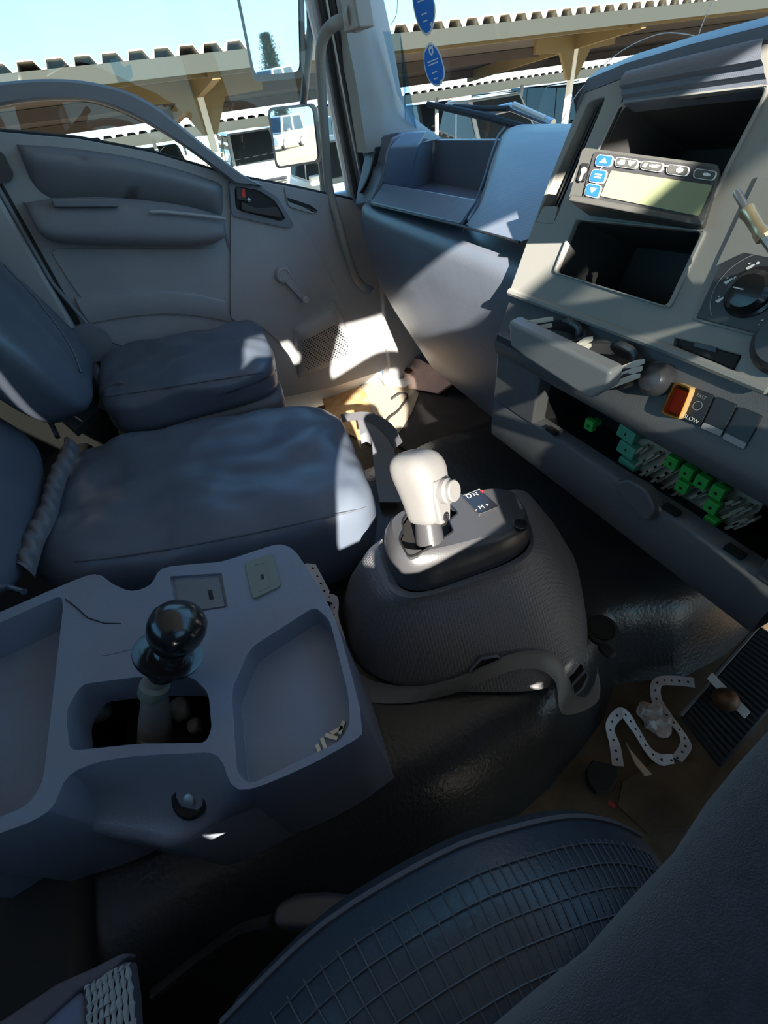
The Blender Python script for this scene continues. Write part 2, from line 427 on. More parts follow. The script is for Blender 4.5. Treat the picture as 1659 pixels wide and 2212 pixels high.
# remaining pillars and rails that frame the openings
obj('trim_2', MB().hexa([V3((.90, .60, .70)), V3((.99, .60, .70)), V3((.99, .80, .70)), V3((.90, .78, .70))],
                        [V3((.90, .55, 1.45)), V3((.99, .55, 1.45)), V3((.99, .70, 1.45)), V3((.90, .68, 1.45))]), 'pillar_grey', kind='structure', bev=.015)
obj('trim_3', MB().box((-.965, -.50, .725), (.09, .52, 1.45)), 'door_grey', kind='structure', bev=.012)
obj('trim_4', MB().box((.965, -.58, .725), (.09, .40, 1.45)), 'door_grey', kind='structure', bev=.012)
obj('trim_6', MB().box((-.965, .83, .36), (.07, .30, .72)), 'door_grey', kind='structure', bev=.01)
obj('shade_panel_1', MB().box((0, -.765, .36), (1.88, .04, .70)), 'rubber', kind='structure', bev=.01)  # dark sheet added over the back wall, stands in for shade
obj('shade_panel_2', MB().box((-.22, -.55, .10), (1.42, .38, .20)), 'rubber', kind='structure', bev=.02)  # dark block on the rear floor, also in place of shade
obj('shade_panel_3', MB().box((-.895, -.43, .24), (.05, .34, .48)), 'rubber', kind='structure', bev=.01)  # dark cover added before the pillar foot to imitate shade
obj('trim_5', MB().box((0, .80, 1.43), (1.9, .10, .07)), 'roof_lining', kind='structure', bev=.015)

# ------------------------------------------------------------------ passenger door
door = thing('door_1', (XD-.03, .2, .05), 'grey moulded passenger door of the truck cab with window, armrest and speaker', 'door', kind='structure')
sill = [(-240, 268), (-100, 276), (0, 285), (170, 300), (330, 330), (500, 380), (620, 402), (760, 432)]
o2 = dl(sill)
o2[0] = (-.235, o2[2][1]+.01); o2[1] = (-.21, o2[2][1]+.008)
outer = o2 + [(.655, .60), (.70, .40), (.712, .20), (.70, .10), (.66, .075), (.45, .075), (.15, .11), (-.225, .10)]
obj('door_panel', MB().slab(outer, BX, .05), 'door_grey', door, bev=.014, seg=3)
pad = dl([(30, 312), (170, 322), (330, 350), (486, 396), (490, 478), (320, 455), (150, 445), (92, 455), (62, 390)], XD+.02)
def bulge(name, top, bot, fn, m, nu=28, nv=14, par=None, x=XD):
    tp_, bp_ = spline([V3((0, *dq(*p, x+.03))) for p in top], 8), spline([V3((0, *dq(*p, x+.03))) for p in bot], 8)
    def f(i, j):
        a, b = tp_[min(int(i*(len(tp_)-1)+.5), len(tp_)-1)], bp_[min(int(i*(len(bp_)-1)+.5), len(bp_)-1)]
        p = a.lerp(b, j); return V3((x-.004+fn(i, j), p.y, p.z))
    return obj(name, MB().grid(f, nu, nv), m, par, recalc=False, ang=60)
edge = lambda t, k: (1-abs(2*t-1)**k)**.5
bulge('upper_pad', [(30, 312), (170, 322), (330, 350), (486, 398)], [(62, 392), (120, 440), (300, 450), (490, 478)], lambda i, j: .044*edge(i, 10)*edge(j, 5)*(.55+.45*math.cos(PI*(j-.15))), 'door_dark', par=door)
arm = dl([(46, 440), (130, 428), (260, 428), (400, 445), (487, 470), (488, 505), (468, 527), (300, 530), (110, 522), (75, 488)], XD+.05)
bulge('armrest', [(46, 440), (130, 428), (260, 428), (400, 445), (488, 470)], [(84, 500), (130, 524), (300, 531), (440, 529), (489, 508)], lambda i, j: .082*edge(i, 12)*edge(min(1, j*.9+.05), 3.2)*(.75+.25*j), 'door_dark', par=door)
pk = dl([(108, 427), (250, 427), (253, 449), (110, 452)], XD+.06)
obj('ashtray_lid', MB().box(V3((XD+.060, (pk[0][0]+pk[1][0])/2, (pk[0][1]+pk[2][1])/2)), (.018, abs(pk[1][0]-pk[0][0]), .016), Matrix.Rotation(-.16, 3, 'X')), 'door_dark', door, bev=.003)
obj('armrest_trim', MB().tube([at(x, y, x=XD+.066) for x, y in [(325, 458), (345, 457), (400, 462), (470, 470), (487, 473)]], .004, 8), 'door_grey', door)
lw = dl([(105, 537), (484, 537), (485, 665), (330, 648), (190, 660), (160, 622)])
obj('lower_pad', MB().slab(rpoly(lw, .02), (V3((XD+.006, 0, 0)), *BX[1:]), .01), 'door_grey', door, bev=.004)
kt = spline([at(x, y, x=XD+.004) for x, y in [(165, 648), (260, 634), (340, 630), (420, 637), (486, 652)]])
obj('kick_trim', MB().loft([[p+V3((-.01, 0, .010)), p+V3((.010, 0, 0)), p+V3((.013, 0, -.028)), p+V3((.004, 0, -.06))] for p in kt], closed=False), 'door_grey', door, ang=25, recalc=False)
obj('groove', MB().box(((XD+.001), dq(491, 520)[0], (dq(491, 395)[1]+dq(489, 665)[1])/2), (.004, .006, abs(dq(491, 395)[1]-dq(489, 665)[1]))), 'door_dark', door)
# front part: raised field with the diagonal edge, handle, crank, speaker
fl = dl([(497, 395), (560, 400), (610, 430), (660, 500), (715, 600), (760, 700), (778, 760), (700, 790), (640, 770), (560, 700), (497, 690)])
obj('front_field', MB().slab(rpoly(fl, .02), (V3((XD+.008, 0, 0)), *BX[1:]), .01), 'door_grey', door, bev=.006, seg=3)
hb = dl([(494, 390), (560, 402), (598, 425), (636, 488), (618, 492), (500, 466)], XD+.012)
hi_ = dl([(506, 402), (556, 410), (592, 432), (616, 472), (606, 478), (508, 452)], XD+.012)
B12 = (V3((XD+.016, 0, 0)), *BX[1:])
obj('handle_bezel', MB().slab(rpoly(hb, .01), B12, .02, [(rpoly(hi_, .012), .018, True)]), 'door_dark', door, bev=.002)
obj('handle_cup', MB().slab(rpoly(hi_, .012), (V3((XD+.0096, 0, 0)), *BX[1:]), .003), 'black', door)
lv = dl([(520, 435), (552, 450), (598, 446), (610, 470), (560, 462), (522, 454)], XD+.022)
hl = obj('door_lever', MB().slab(rpoly(lv, .008), (V3((XD+.026, 0, 0)), *BX[1:]), .02), 'black_satin', door, bev=.004)
lk = dl([(509, 402), (531, 407), (533, 436), (511, 432)], XD+.018)
lb = obj('lock_knob', MB().slab(lk, (V3((XD+.022, 0, 0)), *BX[1:]), .014), 'black_satin', door, bev=.003)
obj('lock_flag', MB().slab(dl([(522, 407), (529, 409), (530, 427), (523, 425)], XD+.023), (V3((XD+.0232, 0, 0)), *BX[1:]), .001), 'red_switch', lb)
sc_ = at(537, 432, x=XD+.012); obj('screw', MB().lathe(sc_, (1, 0, 0), [(.005, 0), (.005, .004), (.003, .005)], 12), 'metal_dull', door)
pv = dl([(612, 402), (690, 432), (688, 452), (676, 462), (622, 446)])
obj('vent_pocket', MB().slab(rpoly(pv, .01), (V3((XD+.006, 0, 0)), *BX[1:]), .012, [(dl([(624, 430), (672, 448), (680, 456), (624, 436)]), .01, True)]), 'door_grey', door, bev=.002)
obj('vent_slot', MB().slab(dl([(619, 426), (668, 442), (682, 452), (679, 455), (620, 433)]), (V3((XD+.0068, 0, 0)), *BX[1:]), .002), 'black', door)
# window crank
ca, cb = at(612, 594, x=XD+.02), at(655, 644, x=XD+.02)
obj('crank_hub', MB().lathe(ca-V3((.02, 0, 0)), (1, 0, 0), [(.026, 0), (.026, .012), (.021, .026), (.017, .028), (.0165, .025)], 24), 'door_grey', door)
ar_ = (cb-ca); n2 = V3((0, -ar_.z, ar_.y)).normalized()
ck = obj('crank_arm', MB().hexa([ca+n2*.014-V3((.008, 0, 0)), ca-n2*.014-V3((.008, 0, 0)), cb-n2*.009-V3((.002, 0, 0)), cb+n2*.009-V3((.002, 0, 0))],
                               [ca+n2*.012+V3((.006, 0, 0)), ca-n2*.012+V3((.006, 0, 0)), cb-n2*.008+V3((.010, 0, 0)), cb+n2*.008+V3((.010, 0, 0))]), 'door_grey', door, bev=.003)
obj('crank_knob', MB().lathe(cb, (1, 0, 0), [(.010, 0), (.012, .012), (.011, .026), (.007, .03)], 20), 'door_grey', ck)
# speaker pod: bulging grille plate with rows of holes
ctr = dq(705, 728)
def spk(u, v):                                    # u, v in -1..1 on the pod
    top = V3((0, *dq(628, 705))) * (1-u)*.5 + V3((0, *dq(722, 648)))*(1+u)*.5
    bot = V3((0, *dq(645, 815))) * (1-u)*.5 + V3((0, *dq(775, 765)))*(1+u)*.5
    p = bot*(1-v)*.5 + top*(1+v)*.5; h = .035*(max(0, 1-abs(u)**4)*max(0, 1-abs(v)**6))**.5*1.4*(.55+.45*v) + .006
    return V3((XD+h, p.y, p.z))
obj('speaker_pod', MB().grid(lambda i, j: spk(2*i-1, 2*j-1), 26, 26), 'door_grey', door, recalc=False)
hm = MB()
for i in range(17):
    for j in range(15):
        u = -.78 + i*.0975 + (.049 if j % 2 else 0); v = -.74 + j*.085
        if u > .82 or (u+.05)**4 + (v+.12)**4 > .40: continue
        p = spk(u, v); e = .002
        a = (spk(u+e, v)-p).normalized(); b = (spk(u, v+e)-p).normalized(); n_ = a.cross(b)
        if n_.x < 0: n_ = -n_
        r_ = .0034 if (u*u+v*v) < .5 else .0026
        k0 = len(hm.v); hm.v += [p + n_*.0006 + (a*math.cos(q*PI/3)+b*math.sin(q*PI/3))*r_ for q in range(6)]; hm.f.append(tuple(range(k0, k0+6)))
obj('speaker_holes', hm, 'black', door, kind='stuff', smooth=False, recalc=False)
# door window, its rubber, the arched bar inside it
gp = [(-.25, .86), (0, .82), (.30, .72), (.64, .62), (.62, .95), (.56, 1.30), (-.25, 1.32)]
obj('window_pane', MB().slab(gp, (V3((-.985, 0, 0)), *BX[1:]), .003), 'glass_side', door, smooth=False)
obj('sill_rubber', MB().tube([at(x, y, x=-.968) for x, y in sill[2:]], .006, 8), 'rubber', door)
obj('window_frame', MB().slab([(-.26, .3), (.72, .3), (.70, .62), (.60, 1.44), (-.26, 1.44)], (V3((-.965, 0, 0)), *BX[1:]), .035, [([(-.20, .70), (.628, .60), (.60, .9), (.545, 1.30), (-.20, 1.30)], .035, False)]), 'door_grey', door)
obj('outer_skin', MB().box((-1.03, .2, .28), (.03, .96, .75)), 'truck_white', door, bev=.01)
bo_ = dl(spline([(-120, 200), (-40, 184), (0, 178), (90, 171), (180, 175), (270, 196), (340, 232), (410, 288), (480, 344), (530, 381), (570, 400)], 4), -.93)
bi_ = dl(spline([(-120, 262), (-40, 240), (0, 230), (60, 220), (130, 216), (200, 220), (270, 243), (340, 280), (400, 318), (450, 354), (497, 392)], 4), -.93)
rg = []
for a, b in zip(bo_, bi_):
    A_, B_ = V3((-.93, *a)), V3((-.93, *b)); w_ = V3((.028, 0, 0))
    rg.append([A_-w_, A_+w_*.2, A_.lerp(B_, .15)+w_*.6, A_.lerp(B_, .85)+w_*.6, B_+w_*.2, B_-w_])
obj('arched_bar', MB().loft(rg), 'door_dark', door, ang=40)
# latch pocket and belt at the rear edge
obj('latch_plate', MB().slab(rpoly(dl([(-20, 322), (6, 330), (30, 378), (24, 392), (-20, 400)], XD+.02), .006), (V3((XD+.022, 0, 0)), *BX[1:]), .012), 'black_satin', door, bev=.003)
obj('door_edge', MB().box((XD+.004, -.231, .42), (.012, .012, .80)), 'rubber', door)
# driver's door: only its outline lights the cab
d2 = thing('door_2', (.985, .66, .05), 'grey driver door standing open on the sunny side of the cab', 'door', kind='structure')
B2 = (V3((.955, 0, 0)), V3((0, -1, 0)), V3((0, 0, 1)), V3((-1, 0, 0)))
obj('door_panel', MB().slab([(-.63, .05), (.40, .05), (.40, .86), (.20, .86), (-.25, .78), (-.60, .66), (-.63, .6)], B2, .05), 'door_grey', d2, bev=.012)
obj('window_frame', MB().slab([(-.64, .05), (.42, .05), (.42, 1.47), (-.60, 1.47)], (V3((.975, 0, 0)), *B2[1:]), .03,
    [([(-.58, .66), (-.25, .76), (.20, .84), (.38, .85), (.38, 1.44), (-.54, 1.44)], .03, False)]), 'door_grey', d2)
obj('window_pane', MB().slab([(-.60, .66), (.39, .80), (.39, 1.45), (-.56, 1.45)], (V3((.985, 0, 0)), *B2[1:]), .003), 'glass_side', d2, smooth=False)

obj('arched_bar', MB().loft([[V3((-p.x, p.y, p.z-.06)) for p in r_] for r_ in rg]), 'door_dark', d2, ang=40)

d2.rotation_euler.z = math.radians(42)            # the driver's door stands open
obj('trim_7', MB().box((.965, .12, 1.375), (.07, 1.1, .14)), 'roof_lining', kind='structure', bev=.01)
obj('trim_8', MB().box((.965, .12, -.02), (.07, 1.1, .06)), 'door_grey', kind='structure', bev=.01)

# ------------------------------------------------------------------ grab handle on the pillar
gh = [at(760, 40, y=.60)+V3((0, .02, 0)), at(742, 45, y=.595), at(718, 55, y=.585), at(700, 78, y=.57), at(692, 120, y=.56), at(695, 200, y=.558), at(702, 300, y=.556),
      at(710, 400, y=.556), at(728, 470, y=.558), at(748, 540, y=.565), at(765, 590, y=.58), at(778, 612, y=.60), at(797, 628, y=.62)]
g = thing('grab_handle', at(780, 610, y=.60), 'long grey grab handle bar running down the windscreen pillar', 'handle')
obj('bar', MB().tube(spline(gh, 5), .0125, 14), 'pillar_grey', g)
obj('mount', MB().lathe(at(764, 36, y=.605), (at(742, 45, y=.595)-at(764, 36, y=.605)), [(.026, -.01), (.024, .004), (.017, .014), (.013, .022)], 18), 'pillar_grey', g)
obj('mount', MB().lathe(gh[-1], gh[-2]-gh[-1], [(.016, -.01), (.016, .004), (.013, .010)], 16), 'door_dark', g)

# ------------------------------------------------------------------ passenger side of the dashboard
dash = thing('dashboard', (-.3, .75, .25), 'dark grey moulded dashboard under the windscreen with open tray, radio bezel and switches', 'dashboard')
# long face panel: profile swept along x, its lower edge rising towards the door
def face(t, k):
    x = -.86 + t*(.845)
    prof = [(.80, .640), (.70, .652), (.625, .652), (.605, .642), (.598, .615), (.60, .55), (.612, .46), (.635, .36), (.665, .28), (.70, .24), (.78, .20)]
    y, z = prof[k]
    lift = max(0, (.42 - t)/.42)*.17                # lower edge climbs at the door end
    if k >= 4: z = z + lift*((k-4)/6)**.8; y += .03*lift*(k-4)/6
    y += -.075 + .05*(1-t)                          # runs slightly forward towards the door
    y += .05*max(0, (.10-t)/.10)**1.5               # turns forward to meet the pillar
    return V3((x, y, z))
obj('passenger_panel', MB().grid(lambda i, j: face(i, round(j*10)), 24, 10), 'dash', dash, recalc=False, ang=60)
# upper deck: tray with raised lip, walls, and the rounded cover beside it
T = lambda px, py, y: at(px, py, y=y)
lip = MB().hexa([T(797, 445, .582), T(992, 490, .552), T(1010, 470, .66), T(812, 425, .66)],
                [T(800, 438, .577), T(995, 483, .547), T(1032, 430, .60), T(830, 395, .625)])
obj('tray_lip', lip, 'dash', dash, bev=.006)
obj('tray_floor', MB().hexa([V3((-.86, .62, .60)), V3((-.36, .62, .60)), V3((-.50, .90, .60)), V3((-.96, .90, .60))],
                            [V3((-.86, .62, .655)), V3((-.36, .62, .655)), V3((-.50, .90, .655)), V3((-.96, .90, .655))]), 'dash', dash)
wl = [T(828, 395, .645), T(838, 330, .655), T(848, 298, .68), T(880, 285, .74), T(936, 302, .845), T(930, 420, .845)]
obj('tray_side', MB().loft([[p for p in wl], [p+V3((-.012, 0, 0)) for p in wl]]), 'dash', dash, bev=.003)
bk = [T(933, 302, .85), T(1085, 302, .85), T(1030, 432, .85), T(930, 430, .85)]
obj('tray_back', MB().hexa(bk, [p+V3((0, .02, 0)) for p in bk]), 'dash', dash, bev=.003)
# rounded cover: profile across x
left = [T(998, 489, .547), T(1028, 440, .60), T(1046, 390, .66), T(1064, 330, .74), T(1078, 292, .81), T(1092, 276, .86), T(1104, 274, .93)]
right = [T(1124, 522, .535), V3((-.0, .60, .715)), V3((.0, .66, .742)), V3((.0, .77, .768)), V3((.0, .83, .788)), V3((.0, .88, .792)), V3((.0, .94, .788))]
rows = []
for a, b in zip(left, right):
    rows.append([a + V3((0, 0, -.012)), a + V3((.006, 0, -.002)), a.lerp(b, .08)+V3((0, 0, .004)), a.lerp(b, .4), a.lerp(b, .75), b])
obj('deck_cover', MB().loft(rows, closed=False), 'dash', dash, ang=50, recalc=False)
obj('cover_seam', MB().tube([p+V3((-.001, -.001, .001)) for p in left[:6]], .0022, 6), 'black', dash)
obj('panel_seam', MB().tube([T(800, 441, .576), T(995, 488, .546), T(1122, 523, .534)], .0022, 6), 'black', dash)
# end block with the side demister slot
eb = [T(765, 448, .612), T(800, 440, .612), T(828, 390, .645), T(840, 315, .66), T(866, 284, .72), T(800, 296, .66), T(788, 340, .64), T(772, 400, .625)]
obj('end_block', MB().loft([eb, [p+V3((-.02, .10, -.01)) for p in eb]]), 'dash', dash, bev=.008)
sv = spline([T(814, 318, .652), T(808, 345, .642), T(800, 375, .632), T(788, 402, .622), T(778, 418, .616)], 4)
m = MB(); m.loft([[p+V3((-.004, -.004, 0)), p+V3((.005, -.004, .001)), p+V3((.004, .01, 0)), p+V3((-.004, .01, 0))] for p in sv])
obj('side_vent', m, 'recess', dash)
# screen-side ledge
obj('screen_ledge', MB().hexa([V3((-.97, .86, .70)), V3((.9, .86, .70)), V3((.9, .97, .70)), V3((-.97, .97, .70))],
                              [V3((-.97, .86, .748)), V3((.9, .86, .752)), V3((.9, .97, .735)), V3((-.97, .97, .735))]), 'dash', dash, bev=.006)

# ------------------------------------------------------------------ centre stack (bezel)
SO = V3((-.05, .50, .623)); SU = V3((1, 0, 0)); SV = V3((0, .395, .918)).normalized(); SN = SU.cross(SV)
if SN.y > 0: SN = -SN
SB = (SO, SU, SV, SN)
def sq(px, py, off=0.0):
    p = onp(px, py, SO + SN*off, SN) - SO; return (p.dot(SU), p.dot(SV))
def sL(pts, off=0.0): return [sq(x, y, off) for x, y in pts]
def sB(off): return (SO + SN*off, SU, SV, SN)
stack_o = sL([(1100, 628), (1135, 530), (1185, 390), (1243, 245), (1262, 200), (1345, 168), (1480, 132), (1659, 92)])
stack_o = stack_o + [(.78, stack_o[-1][1]), (.78, sq(1659, 840)[1])] + sL([(1440, 752)])
vent = rpoly(sL([(1308, 208), (1268, 222), (1157, 478), (1196, 482), (1236, 380)]), .006)
din_up = rpoly(sL([(1352, 222), (1655, 182)])+[(.40, sq(1655, 182)[1]), (.40, sq(1452, 405)[1])] + sL([(1450, 405), (1265, 405)]), .008)
pocket = rpoly(sL([(1248, 476), (1518, 502), (1443, 662), (1203, 588)]), .006)
card = sL([(1456, 730), (1601, 768), (1584, 801), (1452, 752)])
# upper opening is bounded on the right by the upright between pocket and heater panel
uR = sq(1560, 470)[0]
din_up = rpoly([sq(1345, 226), (sq(1659, 190)[0], sq(1659, 190)[1]), (sq(1535, 430)[0], sq(1535, 430)[1]), sq(1258, 408)], .008)
bez = obj('centre_bezel', MB().slab(stack_o, SB, .05, [(vent, .05, True), (din_up, .05, False), (pocket, .05, False), (card, .02, True)]), 'bezel', dash, bev=.006, seg=3)
def well(name, loop, d0, d1, shrink=.0, m='recess'):
    mb = MB(); cx = sum(p[0] for p in loop)/len(loop); cy = sum(p[1] for p in loop)/len(loop)
    r0 = [SO+SU*p[0]+SV*p[1]-SN*d0 for p in loop]; r1 = [SO+SU*(p[0]+(cx-p[0])*shrink)+SV*(p[1]+(cy-p[1])*shrink)-SN*d1 for p in loop]
    n = len(loop); mb.add(r0+r1, [(i, (i+1) % n, n+(i+1) % n, n+i) for i in range(n)] + [tuple(range(n, 2*n))])
    return obj(name, mb, m, dash, recalc=False, ang=30)
well('upper_slot', din_up, .004, .15, .03, 'slot_black'); well('lower_pocket', pocket, .004, .14, .04, 'slot_black')
# lips round the two openings
def lips(name, loop, w, h, m):
    cx = sum(p[0] for p in loop)/len(loop); cy = sum(p[1] for p in loop)/len(loop)
    big = [(p[0]+(p[0]-cx)*w, p[1]+(p[1]-cy)*w) for p in loop]
    return obj(name, MB().slab(big, sB(h), h+.004, [(loop, h+.004, False)]), m, dash, bev=.002)
lips('slot_lip', din_up, .05, .004, 'bezel'); lips('pocket_lip', pocket, .06, .004, 'bezel')
# vent vanes
va, vb, vc, vd = [sq(*p) for p in ((1306, 212), (1270, 226), (1160, 476), (1196, 480))]
for k in range(4):
    t = .2+.2*k
    p1 = V3((*va, 0)).lerp(V3((*vb, 0)), t); p2 = V3((*vd, 0)).lerp(V3((*vc, 0)), t)
    a, b = SO+SU*p1.x+SV*p1.y, SO+SU*p2.x+SV*p2.y
    obj('vane', MB().hexa([a-SN*.012, a-SN*.012+SU*.003, b-SN*.012+SU*.003, b-SN*.012], [a-SN*.045-SU*.006, a-SN*.045-SU*.003, b-SN*.045-SU*.003, b-SN*.045-SU*.006]), 'black_satin', dash)
obj('vent_back', MB().slab(vent, sB(-.047), .002), 'recess', dash)
obj('vent_tab', MB().slab(rpoly(sL([(1174, 446), (1206, 446), (1196, 484), (1158, 480)], .0), .004), sB(.0005), .03), 'bezel', dash, bev=.003)
# hood over the stack
hd0 = [sq(1243, 245), sq(1262, 200), sq(1345, 168), sq(1480, 132), sq(1659, 92), (.78, sq(1659, 92)[1])]
rg = []
for u, v in hd0:
    p = SO+SU*u+SV*v
    rg.append([p-SN*.02, p+SN*.0, p+SN*.004+SV*.012, p-SN*.01+SV*.026, p-SN*.045+SV*.034, p-SN*.30+SV*.0, p-SN*.34-SV*.10])
obj('hood', MB().loft(rg, closed=False), 'dash', dash, ang=50, recalc=False)
ls = [sq(1100, 628), sq(1135, 530), sq(1185, 390), sq(1243, 245), sq(1262, 200)]
obj('stack_side', MB().loft([[SO+SU*(u-.0)+SV*v-SN*.003 for u, v in ls], [SO+SU*(u-.004)+SV*v-SN*.36-SV*.12 for u, v in ls]], closed=False), 'dash', dash, recalc=False)
# brow line above the upper slot
br = [(sq(1362, 162), sq(1348, 226)), (sq(1500, 128), sq(1500, 206)), (sq(1659, 92), sq(1659, 188))]
obj('brow', MB().loft([[SO+SU*(a[0]+(b[0]-a[0])*q)+SV*(a[1]+(b[1]-a[1])*q)+SN*h for q, h in ((-.05, .0), (.0, .010), (.3, .016), (.55, .016), (.62, .010), (.78, .009), (.86, .004), (1.02, .003), (1.04, -.02))] for a, b in br], closed=False), 'dash', dash, ang=40, recalc=False)
obj('column_seam', MB().tube([SO+SU*u+SV*v+SN*.001 for u, v in (sq(1364, 164), sq(1345, 225), sq(1268, 400))], .002, 6), 'black', dash)
obj('lower_edge', MB().tube([SO+SU*u+SV*v+SN*.0 for u, v in (sq(1101, 630), sq(1440, 753), sq(1659, 842))], .0055, 8), 'bezel', dash)

# display unit pushed half way into the upper slot
_dn = (SN*.93+SU*.36).normalized()
_do = onp(1240, 380, SO+SN*.072, SN)
dc = [onp(x, y, _do, _dn) for x, y in ((1258, 318), (1556, 356), (1518, 492), (1226, 436))]
du = (dc[1]-dc[0]).normalized(); dn = du.cross(dc[0]-dc[3]).normalized()
if dn.y > 0: dn = -dn
dv = dn.cross(du).normalized()
if dv.z < 0: dv = -dv
DB = (dc[3].copy(), du, dv, dn)
def dd(px, py, off=0.0):
    p = onp(px, py, DB[0]+dn*off, dn)-DB[0]; return (p.dot(du), p.dot(dv))
def dL(pts, off=0.0): return [dd(x, y, off) for x, y in pts]
def dB(off): return (DB[0]+dn*off, du, dv, dn)
disp = thing('display_unit', DB[0]-dn*.05, 'black display unit with LCD and blue arrow keys sticking out of the radio slot', 'display')
body = dL([(1258, 318), (1556, 356), (1518, 492), (1226, 436)])
obj('case', MB().slab(rpoly(body, .006), DB, .11), 'display_case', disp, bev=.005, seg=3)
obj('front_plate', MB().slab(rpoly(dL([(1284, 328), (1540, 362), (1508, 476), (1258, 428)]), .004), dB(.002), .003), 'black_satin', disp, bev=.001)
obj('lower_rim', MB().hexa([DB[0]+du*.002+dn*.0, dc[2]+dn*.0, dc[2]+dv*.008, DB[0]+du*.002+dv*.008], [DB[0]+du*.004+dn*.010, dc[2]+dn*.010, dc[2]+dv*.006+dn*.008, DB[0]+du*.004+dv*.006+dn*.008]), 'display_case', disp, bev=.002)
obj('lcd', MB().slab(rpoly(dL([(1322, 370), (1540, 402), (1510, 468), (1299, 425)]), .002), dB(.0035), .002), 'lcd', disp)
def key(name, pts, m, icon):
    lp = dL(pts, .004); big = [(sum(q[0] for q in lp)/4, sum(q[1] for q in lp)/4)]
    c = big[0]; ro = [(c[0]+(q[0]-c[0])*1.12, c[1]+(q[1]-c[1])*1.16) for q in lp]
    k = obj(name, MB().slab(rpoly(lp, .003), dB(.0052), .003), m, disp, bev=.0006)
    obj('key_outline', MB().slab(rpoly(ro, .004), dB(.0042), .002), 'white_print', k)
    w, h = abs(lp[1][0]-lp[0][0]), abs(lp[0][1]-lp[3][1])
    ib = MB(); BB = dB(.0057)
    for poly in icon: ib.slab([(c[0]+x*w, c[1]+y*h) for x, y in poly], BB, .0004)
    obj('key_symbol', ib, 'white_print', k, smooth=False)
    return k
key('up_key', [(1292, 335), (1325, 339), (1318, 360), (1286, 357)], 'blue_key', [[(-.25, -.22), (.25, -.22), (0, .28)]])
key('enter_key', [(1281, 367), (1311, 370), (1304, 395), (1273, 391)], 'blue_key', [[(-.25, .06), (.25, .06), (.25, .2), (-.25, .2)], [(-.25, -.2), (.25, -.2), (.25, -.06), (-.25, -.06)]])
key('down_key', [(1270, 397), (1299, 402), (1292, 427), (1263, 420)], 'blue_key', [[(-.25, .22), (0, -.28), (.25, .22)]])
key('lorry_key', [(1333, 340), (1379, 347), (1373, 364), (1330, 358)], 'display_case', [[(-.4, -.1), (-.3, .25), (-.1, .3), (-.05, -.3), (-.35, -.3)], [(.02, .3), (.4, .3), (.34, -.05), (.1, -.05)], [(.1, -.12), (.3, -.12), (.22, -.35)]])
key('hand_key', [(1388, 348), (1434, 354), (1427, 371), (1385, 364)], 'display_case', [[(-.35, .3), (-.2, .3), (-.25, -.3), (-.42, -.3)], circ((.1, 0), .22, 10), [(.2, .3), (.4, .2), (.3, .05), (.15, .12)]])
key('dots_key', [(1444, 356), (1489, 362), (1483, 380), (1441, 374)], 'display_case', [[(.1+x*.5, y) for x, y in circ((0, 0), .34, 12)]])
key('loop_key', [(1503, 365), (1548, 372), (1540, 389), (1498, 383)], 'display_case', [circ((.1, 0), .2, 8)])
for a, b in (((1327, 345), (1334, 346)), ((1379, 350), (1388, 352)), ((1434, 358), (1444, 360)), ((1302, 360), (1296, 367)), ((1292, 393), (1286, 399))):
    p, q = dd(*a, .004), dd(*b, .004); pa, qa = DB[0]+du*p[0]+dv*p[1]+dn*.0045, DB[0]+du*q[0]+dv*q[1]+dn*.0045
    obj('link_line', MB().tube([pa, qa], .0006, 5), 'white_print', disp)
pt = dL([(1257, 352), (1274, 354), (1262, 392), (1246, 390)], .002)
po = obj('audio_port', MB().slab(pt, dB(.0032), .003), 'black', disp, bev=.0006)
c_ = dd(1261, 368, .004); obj('jack_ring', MB().lathe(DB[0]+du*c_[0]+dv*c_[1]+dn*.003, dn, [(.0032, 0), (.0032, .0015), (.0018, .0016), (.0016, .0002)], 14), 'white_print', po)
c_ = dd(1255, 383, .004); obj('usb_slot', MB().slab(quad2(c_, .003, .007), dB(.0042), .001), 'grey_print', po)

# heater control panel, right of the upright
hp = sL([(1545, 652), (1590, 548), (1659, 400)]) ; uL = hp[0][0]
hb_ = [sq(1497, 692), sq(1555, 560), sq(1640, 380)] + [(.70, sq(1640, 380)[1]), (.70, sq(1659, 735)[1])] + [sq(1659, 735)]
obj('heater_surround', MB().slab(hb_, sB(.003), .01), 'bezel', dash, bev=.002)
hb2 = [sq(1508, 688), sq(1562, 572), sq(1612, 548)] + [(.68, sq(1612, 548)[1]), (.68, sq(1659, 728)[1])] + [sq(1659, 728)]
obj('heater_panel', MB().slab(hb2, sB(.0055), .006), 'black_satin', dash, bev=.001)
dcx = sq(1622, 632, .008); dp = SO+SU*dcx[0]+SV*dcx[1]
dial = obj('heater_dial', MB().lathe(dp+SN*.005, SN, [(.0235, 0), (.0235, .003), (.0205, .004), (.0195, .010), (.015, .0145), (.008, .0155)], 36), 'black_gloss', dash)
obj('dial_mark', MB().box(dp+SN*.0205-SU*.007, (.010, .002, .001), Matrix((SU, SN, SV)).transposed()), 'white_print', dial)
arc = MB()
def arcring(r0, r1, a0, a1, off, n=20):
    B_ = MB(); pts0 = [dp+(SU*math.cos(a)+SV*math.sin(a))*r0+SN*off for a in [a0+(a1-a0)*i/n for i in range(n+1)]]
    pts1 = [dp+(SU*math.cos(a)+SV*math.sin(a))*r1+SN*off for a in [a0+(a1-a0)*i/n for i in range(n+1)]]
    return pts0, pts1
p0, p1 = arcring(.0245, .0285, math.radians(195), math.radians(285), .0008)
obj('dial_scale', MB().loft([p0, p1], closed=False), 'white_print', dash, recalc=False)
